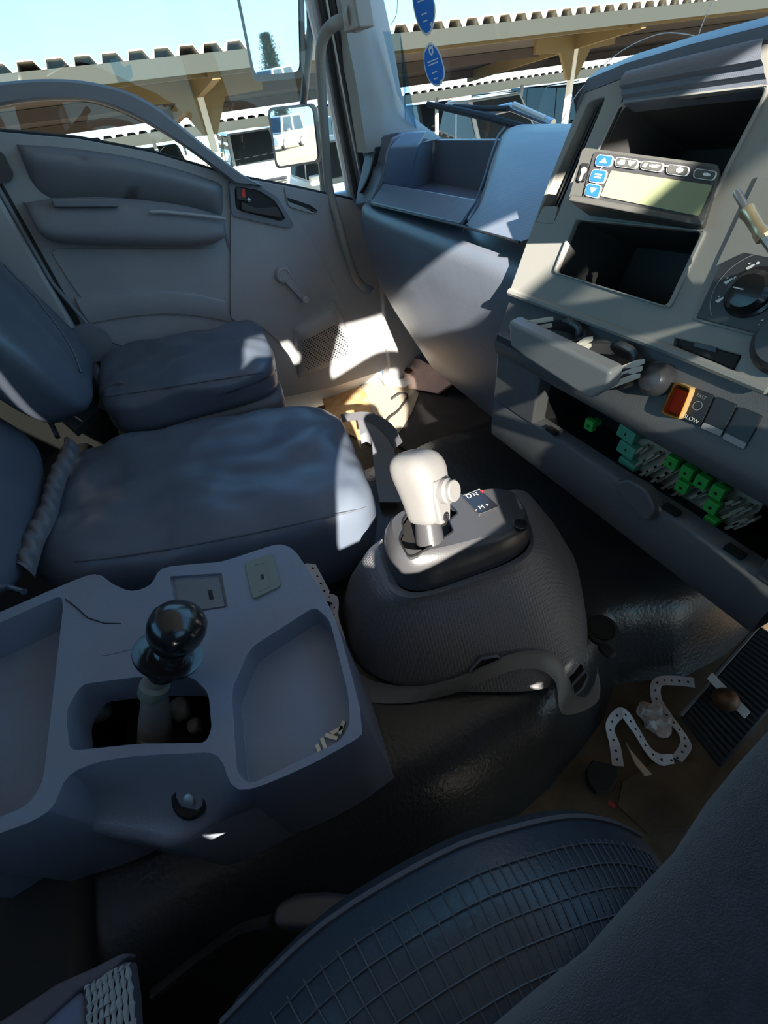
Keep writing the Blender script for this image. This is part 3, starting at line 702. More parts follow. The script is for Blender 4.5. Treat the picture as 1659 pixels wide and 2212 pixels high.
p0, p1 = arcring(.0358, .0366, math.radians(110), math.radians(230), .0062); obj('dial_line', MB().loft([p0, p1], closed=False), 'grey_print', dash, recalc=False)
def icon_man(px, py):                              # seated figure with airflow marks
    c = sq(px, py, .006); mb = MB(); BB = sB(.0062)
    mb.slab([(c[0]-.62*.007, c[1]-.62*.003), (c[0]-.62*.001, c[1]-.62*.005), (c[0]+.62*.001, c[1]-.62*.002), (c[0]-.62*.004, c[1]+.62*.000)], BB, .0003)
    mb.slab([(c[0]-.62*.004, c[1]+.62*.000), (c[0]+.62*.001, c[1]-.62*.002), (c[0]+.62*.004, c[1]+.62*.005), (c[0]+.62*.001, c[1]+.62*.005)], BB, .0003)
    mb.slab(circ((c[0]+.62*.006, c[1]+.62*.007), .0014, 8), BB, .0003); mb.slab([(c[0]-.62*.008, c[1]+.62*.004), (c[0]-.62*.004, c[1]+.62*.003), (c[0]-.62*.004, c[1]+.62*.006)], BB, .0003)
    return mb
for p in ((1622, 577), (1574, 608), (1556, 648), (1650, 700)): obj('airflow_symbol', icon_man(*p), 'white_print', dash, smooth=False)
kp = sq(1662, 690, .006); k0 = SO+SU*kp[0]+SV*kp[1]
obj('shadow_disc', MB().lathe(k0+SN*.003+SU*.030-SV*.010, SN, [(.034, 0), (.034, .006), (.030, .010), (.029, .018), (.024, .022)], 32), 'black_satin', dash)  # black disc standing in for a shadow beside the dial
# card slot: dark mouth and broken flap
cs = sq(1524, 770); obj('slot_dark', MB().slab(sL([(1470, 733), (1598, 770), (1583, 796), (1466, 744)], .0), sB(.0006), .001), 'recess', dash)
obj('slot_flap', MB().slab(sL([(1500, 738), (1548, 750), (1546, 762), (1496, 748)], .003), sB(.0025), .004), 'black_satin', dash, bev=.001)

# loose antenna plug hanging in front of the heater panel
apl = [onp(x, y, SO+SN*.05, SN) for x, y in ((1590, 413), (1612, 452), (1652, 512), (1690, 566), (1740, 640))]
ant = thing('antenna_plug', apl[2]-V3((0, 0, .02)), 'bare silver antenna plug dangling in front of the heater panel', 'plug')
ad = (apl[2]-apl[1]).normalized()
obj('pin', MB().lathe(apl[0], apl[1]-apl[0], [(.0022, 0), (.0032, .003), (.0032, (apl[1]-apl[0]).length)], 14), 'metal_dull', ant)
obj('body', MB().lathe(apl[1], ad, [(.0045, -.001), (.0068, .001), (.0068, .005), (.0060, .007), (.0060, .026), (.0070, .028), (.0070, (apl[2]-apl[1]).length)], 18), 'brass', ant)
obj('cable', MB().tube(spline(apl[2:], 5), .0042, 8), 'metal_dull', ant)

# ------------------------------------------------------------------ knee panel under the bezel
KX0, KX1 = -.055, .47
kprof = [(.515, .626), (.510, .612), (.500, .585), (.488, .556), (.482, .545), (.482, .537), (.487, .522), (.498, .512)]
lowp = [(.520, .432), (.500, .432), (.494, .425), (.490, .385), (.492, .350), (.505, .338), (.56, .33), (.62, .34)]
km = MB().grid(lambda i, j: V3((KX0+(KX1-KX0)*i, kprof[round(j*7)][0], kprof[round(j*7)][1])), 30, 7)
obj('switch_panel', km, 'dash_dark', dash, recalc=False, ang=60)
obj('knee_lip', MB().grid(lambda i, j: V3((KX0+(KX1-KX0)*i, lowp[round(j*7)][0], lowp[round(j*7)][1])), 30, 7), 'dash_dark', dash, recalc=False, ang=60)
for x0, x1, nm in ((KX0, .055, 'knee_end'), (.438, KX1, 'knee_end')):
    obj(nm, MB().box(((x0+x1)/2, .505, .475), (x1-x0, .03, .095)), 'dash_dark', dash, bev=.004)
obj('knee_side', MB().loft([[V3((KX0, y, z)) for y, z in kprof+[(.505, .46)]+lowp], [V3((KX0-.012, y+.11, z)) for y, z in kprof+[(.505, .46)]+lowp]], closed=False), 'dash_dark', dash, recalc=False, ang=60)
obj('fuse_cavity', MB().add([V3((x, y, z)) for x, y, z in ((.05, .505, .52), (.44, .505, .52), (.44, .505, .43), (.05, .505, .43), (.05, .62, .55), (.44, .62, .55), (.44, .62, .40), (.05, .62, .40))],
    [(0, 1, 5, 4), (1, 2, 6, 5), (2, 3, 7, 6), (3, 0, 4, 7), (4, 5, 6, 7)]), 'recess', dash, smooth=False, recalc=False)
for p in ((1195, 925), (1440, 1125), (1560, 1232)):
    q = at(*p, y=.499); obj('clip_slot', MB().box((q.x, .4985, .436), (.022, .010, .006)), 'recess', dash)
lt = [at(x, y, y=.476) for x, y in ((1325, 1040), (1358, 1037), (1390, 1055), (1408, 1085), (1412, 1105), (1398, 1128), (1385, 1120), (1340, 1075))]
obj('lid_latch', MB().loft([lt, [p+V3((0, .022, -.004)) for p in lt]]), 'dash_dark', dash, bev=.004)
# round knob and the row of switches
def kp_(px, py, y):  return at(px, py, y=y)
PN = V3((0, -.93, .36)).normalized()               # facing of the switch panel
c_ = kp_(1418, 820, .492)
obj('panel_knob', MB().lathe(c_-PN*.014, PN, [(.019, 0), (.0195, .012), (.0185, .022), (.013, .029), (.006, .031)], 28), 'black_satin', dash)
PU = V3((1, 0, 0)); PV = PN.cross(PU)
if PV.z < 0: PV = -PV
sw = [('hazard_cover', (1462, 866)), ('idle_switch', (1514, 888)), ('blank_switch', (1556, 910)), ('blank_switch', (1606, 931))]
PO = V3((.3, .495, .56))
def pl(px, py, off=.0):
    p = onp(px, py, PO+PN*off, PN)-PO; return (p.dot(PU), p.dot(PV))
def pB(off): return (PO+PN*off, PU, PV, PN)
q1 = rpoly([pl(*p, .02) for p in ((1458, 822), (1497, 837), (1476, 903), (1426, 893))], .004)
q1 = rpoly([pl(*p, .016) for p in ((1460, 824), (1496, 838), (1468, 908), (1428, 892))], .005)
hz = obj('warning_switch', MB().slab(rpoly([pl(*p, .010) for p in ((1462, 838), (1488, 848), (1468, 898), (1440, 886))], .002), pB(.010), .03), 'red_switch', dash, bev=.001)
obj('switch_cover', MB().slab(q1, pB(.018), .022, [([ (sum(p[0] for p in q1)/len(q1)+(p[0]-sum(r[0] for r in q1)/len(q1))*.84, sum(p[1] for p in q1)/len(q1)+(p[1]-sum(r[1] for r in q1)/len(q1))*.88) for p in q1], .020, False)]), 'amber', hz, bev=.001)
obj('cover_window', MB().slab(q1, pB(.0185), .001), 'cover_clear', hz, smooth=False)
for nm, pts in (('idle_switch', ((1500, 838), (1542, 854), (1512, 922), (1470, 904))), ('blank_switch', ((1548, 856), (1592, 874), (1556, 944), (1514, 926))), ('blank_switch', ((1598, 878), (1646, 898), (1606, 972), (1560, 948)))):
    lp = [pl(*p, .008) for p in pts]; mid = lambda a, b, t: (a[0]+(b[0]-a[0])*t, a[1]+(b[1]-a[1])*t)
    s_ = obj(nm, MB().slab(rpoly(lp, .003), pB(.008), .028), 'switch_black', dash, bev=.0015)
    lo = [mid(lp[0], lp[3], .80), mid(lp[1], lp[2], .80), mid(lp[1], lp[2], .98), mid(lp[0], lp[3], .98)]
    obj('switch_lens', MB().slab(rpoly(lo, .002), pB(.0095), .004), 'grey_print' if nm != 'idle_switch' else 'black_gloss', s_, bev=.001)
    if nm == 'idle_switch':
        c0 = mid(mid(lp[0], lp[3], .88), mid(lp[1], lp[2], .88), .52); c1 = mid(mid(lp[0], lp[3], .16), mid(lp[1], lp[2], .16), .5); c2 = mid(mid(lp[0], lp[3], .45), mid(lp[1], lp[2], .45), .5)
        text('lettering', 'SLOW', pB(.0097), c0, .0065, 'white_print', s_); text('lettering', 'FAST', pB(.0083), c1, .005, 'grey_print', s_)
        p0 = [PO+PU*c2[0]+PV*c2[1]+PN*.0084 + (PU*math.cos(a)+PV*math.sin(a))*.0045 for a in [2*PI*i/20 for i in range(21)]]
        p1 = [PO+PU*c2[0]+PV*c2[1]+PN*.0084 + (PU*math.cos(a)+PV*math.sin(a))*.0052 for a in [2*PI*i/20 for i in range(21)]]
        obj('ring_symbol', MB().loft([p0, p1], closed=False), 'grey_print', s_, recalc=False)

# ------------------------------------------------------------------ pull-out cup holder
ch = thing('cup_holder', at(1200, 790, y=.42), 'grey pull-out cup holder drawer hanging open under the radio bezel', 'holder')
fq = [at(x, y, y=.425) for x, y in ((1097, 693), (1318, 803), (1312, 842), (1278, 862), (1262, 858), (1135, 775), (1101, 748))]
n_ = V3((0, -1, .1))
obj('drawer_front', MB().loft([fq, [p+V3((.0, .022, .003)) for p in fq]]), 'drawer', ch, bev=.005, seg=3)
ft = [at(x, y, y=.4235) for x, y in ((1166, 808), (1203, 795), (1263, 858), (1256, 858))]
for nm, cx, cy in (('cup_ring', 1205, 722), ('cup_ring', 1318, 776)):
    c_ = at(cx, cy, y=.47)
    rr = [c_ + V3((.040*math.cos(a), .032*math.sin(a), .002)) for a in [PI*2*i/36 for i in range(37)]]
    m = MB(); m.loft([[p+V3((0, 0, -.010)), p+V3((0, 0, .004)), c_+(p-c_)*.90+V3((0, 0, .004)), c_+(p-c_)*.90+V3((0, 0, -.010))] for p in rr], closed=True, cap=False)
    r_ = obj(nm, m, 'black_satin', ch, ang=40)
    obj('spring_tab', MB().tube(spline([c_+V3((-.016, .026, .006)), c_+V3((-.004, .022, .010)), c_+V3((.012, .024, .006)), c_+V3((.018, .022, -.006))], 4), .005, 8), 'black_satin', r_)
    obj('cup_floor', MB().lathe(c_+V3((0, 0, -.022)), (0, 0, 1), [(.037, 0), (.037, .002)], 30), 'recess', r_)
for k, (a, b) in enumerate((((1178, 705), (1135, 712)), ((1262, 748), (1235, 765)), ((1372, 798), (1310, 822)))):
    p, q = at(*a, y=.465), at(*b, y=.440)
    m = MB()
    for j in range(3): m.hexa([p+V3((0, 0, -.012+.009*j)), q+V3((0, 0, -.012+.009*j)), q+V3((.004, .01, -.012+.009*j)), p+V3((.004, .01, -.012+.009*j))], [p+V3((0, -.002, -.005+.009*j)), q+V3((0, -.002, -.005+.009*j)), q+V3((.004, .008, -.005+.009*j)), p+V3((.004, .008, -.005+.009*j))])
    obj('ribbed_arm', m, 'cream', ch, bev=.0012)
obj('drawer_rail', MB().box((.10, .485, .580), (.20, .09, .012)), 'black_satin', ch, bev=.002)

# ------------------------------------------------------------------ fuse box with relays and fuses
FY = .552
fb = thing('fuse_box', at(1500, 1060, y=FY), 'open fuse box with green fuses and beige sockets under the knee panel', 'fuse box')
bb = [at(x, y, y=FY) for x, y in ((1368, 946), (1412, 950), (1560, 1040), (1650, 1085), (1640, 1105), (1552, 1152), (1530, 1140), (1420, 1060), (1376, 1015))]
obj('socket_board', MB().loft([bb, [p+V3((0, .02, 0)) for p in bb]]), 'beige', fb, bev=.001)
sk = MB(); sd = MB(); random.seed(3)
for i in range(10):
    for j in range(3):
        p = at(1392+24*i+6*j, 968+14*i+24*j-3*i*.0, y=FY)
        if i > 8 and j > 1: continue
        if 4 <= i <= 7 and j == 2: continue
        sk.box(p-V3((0, .007, 0)), (.004, .014, .022), Matrix.Rotation(.5, 3, 'Y')); sk.box(p+V3((.007, -.005, .004)), (.003, .012, .018), Matrix.Rotation(.5, 3, 'Y'))
        sd.box(p+V3((.0035, -.001, .002)), (.004, .004, .016), Matrix.Rotation(.5, 3, 'Y'))
obj('socket_walls', sk, 'beige', fb, kind='stuff'); obj('socket_mouths', sd, 'recess', fb, kind='stuff')
for k, (x, y) in enumerate(((1352, 938), (1352, 972), (1351, 1008))):
    p = at(x, y, y=.537); r_ = obj('relay', MB().box(p+V3((0, .02, 0)), (.030, .042, .021), Matrix.Rotation(.10, 3, 'Y')), 'teal_relay', fb, bev=.0012)
    obj('relay_mark', MB().box(p+V3((0, -.0011, 0)), (.003, .0004, .004)), 'recess', r_)
for k, (x, y) in enumerate(((1276, 917), (1454, 998), (1486, 1019), (1518, 1040), (1476, 1050), (1552, 1062), (1540, 1093), (1535, 1128))):
    p = at(x, y, y=.531); f_ = obj('fuse', MB().box(p, (.0165, .010, .018)), 'green_fuse', fb, bev=.001)
    obj('fuse_blade', MB().box(p+V3((0, .011, 0)), (.012, .012, .008)), 'green_fuse', f_)
    obj('fuse_mark', MB().box(p+V3((0, -.0052, -.001)), (.004, .0004, .004)), 'recess', f_)
wm = MB()
for k in range(9):
    a = at(1290+k*22, 985+k*14, y=.585); wm.tube(spline([a, a+V3((.01, .01, -.02)), a+V3((.03*math.sin(k), .02, -.045)), a+V3((.04, .02, -.03))], 4), .0025, 6)
obj('wire_bundle', wm, 'rubber', fb, kind='stuff')

# ================================================================== SEATS
def wrinkle(a, s, seed, top=1):
    def f(w, e):
        n = nz(w, s, seed)*a + nz(w, s*2.6, seed+4)*a*.45
        return V3((0, 0, n if e[2] > .2*top else n*.4)) + V3((nz(w, s*1.3, seed+8), nz(w, s*1.3, seed+11), 0))*a*.5
    return f
def seam(pts, r=.0022): return MB().tube(spline(pts, 4), r, 6)
# middle seat: cushion corner order back-left, back-right, front-right, front-left
ms = thing('middle_seat', (-.25, -.05, .18), 'middle passenger seat with wrinkled black vinyl cover beside the brake console', 'seat')
tb = [at(125, 950, z=.385), at(40, 1245, z=.385), at(800, 1075, z=.415), at(715, 845, z=.415)]
top = [tb[0], tb[1], tb[2], tb[3]]
bot = [V3((p.x*.98, p.y, .20)) for p in top]; bot[2].y -= .01; bot[3].y -= .01
mc = sum(top, V3())/4
top2 = [mc+(p-mc)*1.07 for p in top]; bot2 = [mc+(p-mc)*1.04 for p in bot]
for p in bot2: p.z = .19
from mathutils.bvhtree import BVHTree
def on_mesh(mb, px, py, off=.0012):
    if not hasattr(mb, 'bv'): mb.bv = BVHTree.FromPolygons([tuple(p) for p in mb.v], mb.f)
    d = ray(px, py).normalized(); l_, n_, i_, t_ = mb.bv.ray_cast(CAM, d)
    return None if l_ is None else l_ - d*off
ms_mb = MB().puff(bot2+top2, 5.5, 26, wrinkle(.015, 9, 2))
obj('cushion', ms_mb, 'seat', ms, merge=True, ang=180)
# raised welt and gathered strip along the back of the cushion
g0, g1 = at(150, 952, z=.40), at(45, 1225, z=.40)
gp = spline([g0.lerp(g1, i/10) + V3((.002*math.sin(i*2.1), .003*math.sin(i*1.3), .001*math.sin(i*2.7))) for i in range(11)], 6)
wv = lambda i: .0035*math.sin(i*1.15)+.0015*math.sin(i*2.9)
obj('gathered_edge', MB().loft([[p+V3((-.016, -.010, -.012)), p+V3((-.010, -.006, .006+wv(i)*.5)), p+V3((.004, .004, .010+wv(i))), p+V3((.016, .012, .002+wv(i)*.4)), p+V3((.020, .014, -.012))] for i, p in enumerate(gp)], closed=False), 'seat_side', ms, ang=180, recalc=False)
sm = [q for q in (on_mesh(ms_mb, 160+630*t, 1212-115*t**1.3-22*math.sin(t*3)*0) for t in [i/14 for i in range(15)]) if q]
obj('seam', seam(sm, .002), 'stitch', ms)
def backrest(parent, bl, br, w0, h, lean, th, seed, name='backrest'):
    """bl, br: lower front corners; rises h, leaning back"""
    up = V3((0, -lean, h)); bk = V3((0, -th, -.02))
    b = [bl+bk, br+bk, br, bl]; t = [p+up for p in b]
    c = (bl+br)/2
    t = [V3((c.x+(p.x-c.x)*w0, p.y, p.z)) for p in t]
    return obj(name, MB().puff(b+t, 5, 22, wrinkle(.010, 7, seed)), 'seat', parent, merge=True, ang=180)
backrest(ms, V3((-.56, -.325, .375)), V3((-.03, -.325, .375)), .9, .52, .26, .13, 5)
hk = ms                                            # hinge ironwork of the fold-down middle backrest
p0, p1, p2, p3 = at(70, 850, z=.40), at(120, 815, z=.42), at(215, 880, z=.36), at(160, 930, z=.35)
obj('hinge_plate', MB().hexa([p-V3((0, 0, .02)) for p in (p0, p1, p2, p3)], [p0, p1, p2, p3]), 'black_satin', hk, bev=.003)
obj('edge_strip', MB().tube([at(132, 828, z=.425), at(200, 870, z=.385)], .006, 8), 'metal_dull', hk)
obj('edge_strip', MB().tube([at(84, 848, z=.408), at(180, 912, z=.36)], .003, 8), 'metal_dull', hk)
obj('hinge_pin', MB().tube([at(112, 915, z=.37), at(155, 880, z=.385)], .004, 10), 'chrome', hk)
obj('hinge_bolt', MB().lathe(at(104, 836, z=.415), (0, 0, 1), [(.009, 0), (.009, .006), (.005, .009)], 14), 'chrome', hk)
# release lever and cable by the middle backrest
obj('recline_lever', MB().tube(spline([at(62, 880, z=.42), at(85, 885, z=.43), at(110, 915, z=.40), at(125, 945, z=.38)], 4), .005, 8), 'black_satin', hk)

# outer passenger seat
ps = thing('passenger_seat', (-.62, 0, .10), 'outer passenger seat with black vinyl cover and torn flap beside the door', 'seat')
pt = [at(195, 740, z=.455), at(215, 832, z=.44), at(600, 795, z=.45), at(560, 682, z=.455)]
pt = [V3((-.86, -.21, .45)), V3((-.52, -.21, .44)), V3((-.475, .17, .455)), V3((-.80, .215, .455))]
pc = sum(pt, V3())/4; pt2 = [pc+(p-pc)*1.06 for p in pt]; pb2 = [V3((p.x, p.y, .335)) for p in pt2]
ps_mb = MB().puff(pb2+pt2, 5.0, 24, wrinkle(.013, 8, 12))
obj('cushion', ps_mb, 'seat', ps, merge=True, ang=180)
skirt = [V3((p.x*1.0, p.y*.96, .22)) for p in pt2]; sk2 = [V3((p.x, p.y*.99, .36)) for p in pt2]
obj('skirt', MB().puff(skirt+sk2, 9, 14, wrinkle(.006, 10, 15)), 'seat_side', ps, merge=True, ang=180)
obj('seat_base', MB().box((-.66, 0, .12), (.34, .36, .23)), 'rubber', ps, bev=.01)
obj('seam', seam([q for q in (on_mesh(ps_mb, 225+370*t, 858-58*t) for t in [i/12 for i in range(13)]) if q], .0018), 'stitch', ps)
fl_ = [at(220, 838, z=.425), at(262, 822, z=.44), at(300, 835, z=.425), at(262, 852, z=.415), at(240, 890, z=.38), at(216, 880, z=.38)]
obj('torn_flap', MB().loft([fl_, [p+V3((.012, -.004, .004)) for p in fl_]]), 'seat_side', ps, bev=.003)
bkp = backrest(ps, V3((-.90, -.20, .43)), V3((-.46, -.20, .43)), .92, .55, .20, .13, 21)
obj('seam', seam([at(0, 570, x=-.76)+V3((.02, .01, 0)), at(75, 650, x=-.72)+V3((.02, .01, 0)), at(140, 740, x=-.66)+V3((.02, .01, 0)), at(165, 800, x=-.62)+V3((.02, .01, 0))], .0025), 'stitch', ps)
obj('recliner_cover', MB().lathe(V3((-.905, -.22, .45)), (-1, 0, 0), [(.05, -.01), (.05, .008), (.04, .016)], 24), 'door_dark', ps)
# belt strap by the door
obj('belt_rail', MB().tube([V3((-.935, -.235, .95)), V3((-.93, -.235, .60)), V3((-.92, -.20, .46)), V3((-.915, -.13, .40))], .005, 8), 'door_dark', ps)

# driver's seat
ds = thing('driver_seat', (.72, 0, .15), 'driver seat with black quilted grid cover under the denim leg', 'seat')
sp = [at(480, 2212, z=.42), at(700, 2000, z=.44), at(950, 1850, z=.45), at(1100, 1795, z=.45), at(1230, 1768, z=.44), at(1320, 1778, z=.43), at(1385, 1808, z=.42)]
def seat_top(i, j):
    # i along the outline (left edge then front), j inwards to the right
    k = min(int(i*6*4), 23); pts = spline(sp, 4); p = pts[min(round(i*24), len(pts)-1)]
    c = V3((.73, -.03+.12*i, p.z)); q = p.lerp(c, j)
    q.z += .045*(1-(1-min(j*3.2, 1))**2) - .0
    return q
g_ = MB().grid(seat_top, 24, 14)
obj('cushion', g_, 'quilt', ds, recalc=False, ang=180)
spn = spline(sp, 4)
obj('cushion_side', MB().loft([[p+V3((.0, 0, 0)) for p in spn], [p+V3((-.012, .004, -.03)) for p in spn], [p+V3((-.006, .0, -.10)) for p in spn], [p+V3((.02, -.01, -.16)) for p in spn]], closed=False), 'quilt', ds, recalc=False, ang=180)
obj('seat_base', MB().box((.73, -.18, .10), (.34, .56, .20)), 'rubber', ds, bev=.01)
obj('cushion_core', MB().puff([V3((.53, -.50, .16)), V3((.93, -.50, .16)), V3((.95, .22, .12)), V3((.56, .10, .16)), V3((.53, -.50, .44)), V3((.93, -.50, .44)), V3((.95, .23, .43)), V3((.57, .10, .44))], 7, 10), 'quilt', ds, merge=True, ang=180)
backrest(ds, V3((.50, -.42, .45)), V3((.93, -.42, .45)), .92, .58, .20, .12, 33)
# quilting: raised stitch lines in two diagonal families following the cushion
qm = MB()
def on_seat(s, t): p = seat_top(s, t); return p + V3((0, 0, .0012))
def clipline(f):
    path = []
    for k in range(40):
        s, t = f(k/39)
        if 0.06 <= s <= .96 and .06 <= t <= .8: path.append(on_seat2(s, t))
        else:
            if len(path) > 1: qm.tube(path, .0006, 4)
            path = []
    if len(path) > 1: qm.tube(path, .0006, 4)
def on_seat2(s, t):
    pts = spn; x = s*24; i = min(int(x), 23); p = pts[i].lerp(pts[i+1], x-i)
    c = V3((.73, -.03+.12*s, p.z)); q = p.lerp(c, t); q.z += .045*(1-(1-min(t*3.2, 1))**2) + .0006
    return q
for k in range(42): clipline(lambda u, k=k: (.024*k+.03*u, u))
for k in range(14): clipline(lambda u, k=k: (u, .06*k+.03))
obj('quilt_stitching', qm, 'stitch', ds, kind='stuff')
obj('piping', MB().tube([p+V3((-.001, 0, .001)) for p in spn], .0022, 6), 'stitch', ds)

# belt buckle in the dark gap beside the driver's seat
bk_ = thing('belt_buckle', at(680, 1975, z=.26), 'black seat belt buckle with red button in the dark gap beside the driver seat', 'buckle')
bq = [at(x, y, z=.30) for x, y in ((588, 1968), (605, 1948), (640, 1930), (700, 1925), (768, 1932), (778, 1965), (760, 2000), (690, 2010), (590, 2005))]
obj('housing', MB().loft([[p-V3((0, 0, .025)) for p in bq], bq]), 'black_satin', bk_, bev=.006, seg=3)
rq = [at(x, y, z=.301) for x, y in ((776, 1940), (783, 1912), (786, 1930), (784, 1950), (776, 1972))]
obj('release_button', MB().loft([[p-V3((-.004, .0, .02)) for p in rq], rq]), 'red', bk_, bev=.001)
obj('stalk', MB().tube(spline([at(590, 1990, z=.28), at(520, 2010, z=.24), at(430, 2070, z=.21), at(330, 2150, z=.20)], 4), .006, 8), 'rubber', bk_)

# ================================================================== PARKING BRAKE CONSOLE
CZ = .42
CB = (V3((0, 0, CZ)), V3((1, 0, 0)), V3((0, 1, 0)), V3((0, 0, 1)))
def cp(px, py, z=CZ): p = at(px, py, z=z); return (p.x, p.y)
def cl(pts, z=CZ): return [cp(x, y, z) for x, y in pts]
con = thing('brake_console', (.22, -.15, .18), 'moulded dark console around the parking brake lever between middle and driver seats', 'console')
nearN = [(-190, 1860), (0, 1800), (105, 1752), (150, 1675), (245, 1640), (400, 1628), (470, 1634), (515, 1706), (640, 1666), (755, 1606), (783, 1585)]
nearL = [(-190, 1915), (0, 1803), (60, 1778), (105, 1768), (205, 1790), (300, 1808), (372, 1821), (480, 1775), (640, 1694), (765, 1622), (795, 1598)]
NT = spline([at(x, y, z=CZ) for x, y in nearN], 4); NL = spline([at(x, y, z=.345) for x, y in nearL], 4)
farE = [(p.x, p.y) for p in spline([at(x, y, z=CZ) for x, y in [(-190, 1400), (0, 1322), (130, 1266), (205, 1240), (245, 1262), (285, 1276), (325, 1262), (350, 1228), (420, 1218), (480, 1212), (550, 1190), (600, 1176),
            (632, 1186), (655, 1215), (690, 1270), (725, 1340), (752, 1430), (778, 1530)]], 3)]
c_top = farE + [(p.x, p.y) for p in reversed(NT)]
c_bot = [(p[0], p[1]) for p in c_top]
c0 = (sum(p[0] for p in c_top)/len(c_top), sum(p[1] for p in c_top)/len(c_top))
c_bot = [(p[0]+(p[0]-c0[0])*.08, p[1]+(p[1]-c0[1])*.08) for p in farE] + [(p[0]-(p[0]-c0[0])*.05, p[1]-(p[1]-c0[1])*.05) for p in c_top[len(farE):]]
lever_hole = rpoly(cl([(142, 1535), (175, 1478), (300, 1462), (415, 1462), (450, 1496), (457, 1575), (444, 1604), (300, 1606), (150, 1622)]), .010)
tray_hole = rpoly(cl([(500, 1490), (540, 1400), (680, 1310), (712, 1340), (752, 1500), (756, 1565), (735, 1600), (540, 1695), (512, 1672)]), .010)
sw_hole = rpoly(cl([(366, 1245), (478, 1238), (492, 1312), (380, 1328)]), .002)
bin_hole = rpoly(cl([(-170, 1420), (0, 1345), (132, 1285), (136, 1310), (92, 1690), (60, 1740), (-170, 1830)]), .012)
m = MB(); m.slab(c_top, CB, .22, [(lever_hole, .05, False), (tray_hole, .035, True), (sw_hole, .006, True), (bin_hole, .06, True)], back_off=c_bot)
obj('body', m, 'console', con, bev=.0055, seg=3)
# near lower apron that slopes down to the floor mat
ap = [NT]
for f, dn in ((.12, .002), (.35, .012), (.65, .016), (.88, .006), (1.0, 0)): ap.append([a.lerp(b, f)-V3((0, 0, dn)) for a, b in zip(NT, NL)])
ap += [[p+V3((.002, -.002, -.010)) for p in NL], [p+V3((-.004, .003, -.17)) for p in NL]]
obj('apron', MB().loft(ap, closed=False), 'console', con, recalc=False, ang=80)
bl_ = at(408, 1728, z=.372)
obj('screw_hole', MB().lathe(bl_, (.5, -.3, .8), [(.020, -.012), (.020, -.001), (.016, .001), (.013, -.004)], 20), 'recess', con)
obj('screw', MB().lathe(bl_, (.5, -.3, .8), [(.006, -.004), (.006, .001), (.003, .0015)], 10), 'metal_dull', con)
lid = rpoly(cl([(375, 1252), (472, 1245), (484, 1306), (388, 1320)]), .002)
lo_ = obj('blank_plate', MB().slab(lid, (V3((0, 0, CZ-.003)), *CB[1:]), .003), 'console_lid', con)
obj('key_slot', MB().slab(cl([(447, 1273), (456, 1271), (460, 1291), (451, 1293)]), (V3((0, 0, CZ-.0024)), *CB[1:]), .001), 'recess', lo_)
lk = rpoly(cl([(529, 1218), (590, 1198), (608, 1268), (548, 1297)]), .006)
lo2 = obj('cover_plate', MB().slab(lk, (V3((0, 0, CZ+.003)), *CB[1:]), .004), 'plate_olive', con, bev=.001)
obj('finger_recess', MB().slab(cl([(548, 1220), (576, 1214), (585, 1270), (560, 1282)]), (V3((0, 0, CZ+.0034)), *CB[1:]), .001, [(cl([(552, 1224), (573, 1219), (581, 1266), (563, 1276)]), .001, False)]), 'plate_olive', lo2)
obj('finger_dot', MB().slab(cl([(564, 1245), (570, 1243), (572, 1253), (566, 1255)]), (V3((0, 0, CZ+.0036)), *CB[1:]), .001), 'recess', lo2)
pl_ = rpoly(cl([(215, 1325), (310, 1303), (322, 1320), (318, 1395), (222, 1418), (208, 1405)]), .006)
obj('lid_outline', MB().slab(pl_, (V3((0, 0, CZ+.0008)), *CB[1:]), .002), 'console', con, bev=.0008)
obj('crack', MB().tube([V3((*cp(x, y), CZ+.0009)) for x, y in ((142, 1295), (165, 1312), (190, 1335), (225, 1347), (262, 1348))], .0008, 5), 'recess', con)
lv_ = MB()
for k, (x, y) in enumerate(((700, 1608), (716, 1592), (728, 1578), (738, 1572), (690, 1622))):
    p = V3((*cp(x, y, CZ-.033), CZ-.033)); lv_.box(p, (.014, .004, .002), Matrix.Rotation(k*.8, 3, 'Z'))
obj('dry_leaves', lv_, 'wood_sliver', kind='stuff', label='dry leaf crumbs in the corner of the console tray', cat='debris')
# lever
pb = thing('parking_brake_lever', V3((.19, -.14, .36)), 'black knob parking brake lever with wide collar standing in the console', 'lever')
P0 = at(335, 1560, z=.37); P1 = at(335, 1478, z=.435); P2 = at(362, 1418, z=.468); P3 = at(376, 1352, z=.505)
ax = (P3-P1).normalized()
obj('shaft', MB().tube([P0+(P0-P1)*.6, P0, P1, P2], [.020, .018, .012, .012], 14), 'metal_dirty', pb)
obj('boot', MB().lathe(P1-ax*.012, ax, [(.014, -.004), (.0155, .0), (.0155, .012), (.012, .016)], 20), 'plate_olive', pb)
obj('sleeve', MB().lathe(P2-ax*.03, ax, [(.012, 0), (.0145, .003), (.0145, .03)], 20), 'black_gloss', pb)
obj('collar', MB().lathe(P2, ax, [(.014, -.006), (.030, .000), (.0345, .0025), (.0345, .0055), (.026, .006), (.018, .003), (.016, .014), (.014, .016)], 36), 'black_gloss', pb)
obj('knob', MB().lathe(P2+ax*.010, ax, [(.010, 0), (.017, .004), (.022, .010), (.0275, .022), (.029, .032), (.0275, .042), (.022, .050), (.014, .0545), (.004, .056)], 36), 'black_gloss', pb, ang=80)
mech = MB()
for x, y, w in ((215, 1530, .030), (390, 1530, .026), (330, 1590, .034), (420, 1570, .018)):
    mech.puff([at(x, y, z=.35)+V3((sx*w*.5, sy*w*.4, sz*w*.45)) for sz in (-1, 1) for sx, sy in ((-1, -1), (1, -1), (1, 1), (-1, 1))], 3, 6, wrinkle(.006, 30, x))
obj('brake_linkage', mech, 'metal_dirty', pb, merge=True, ang=180, kind='stuff')
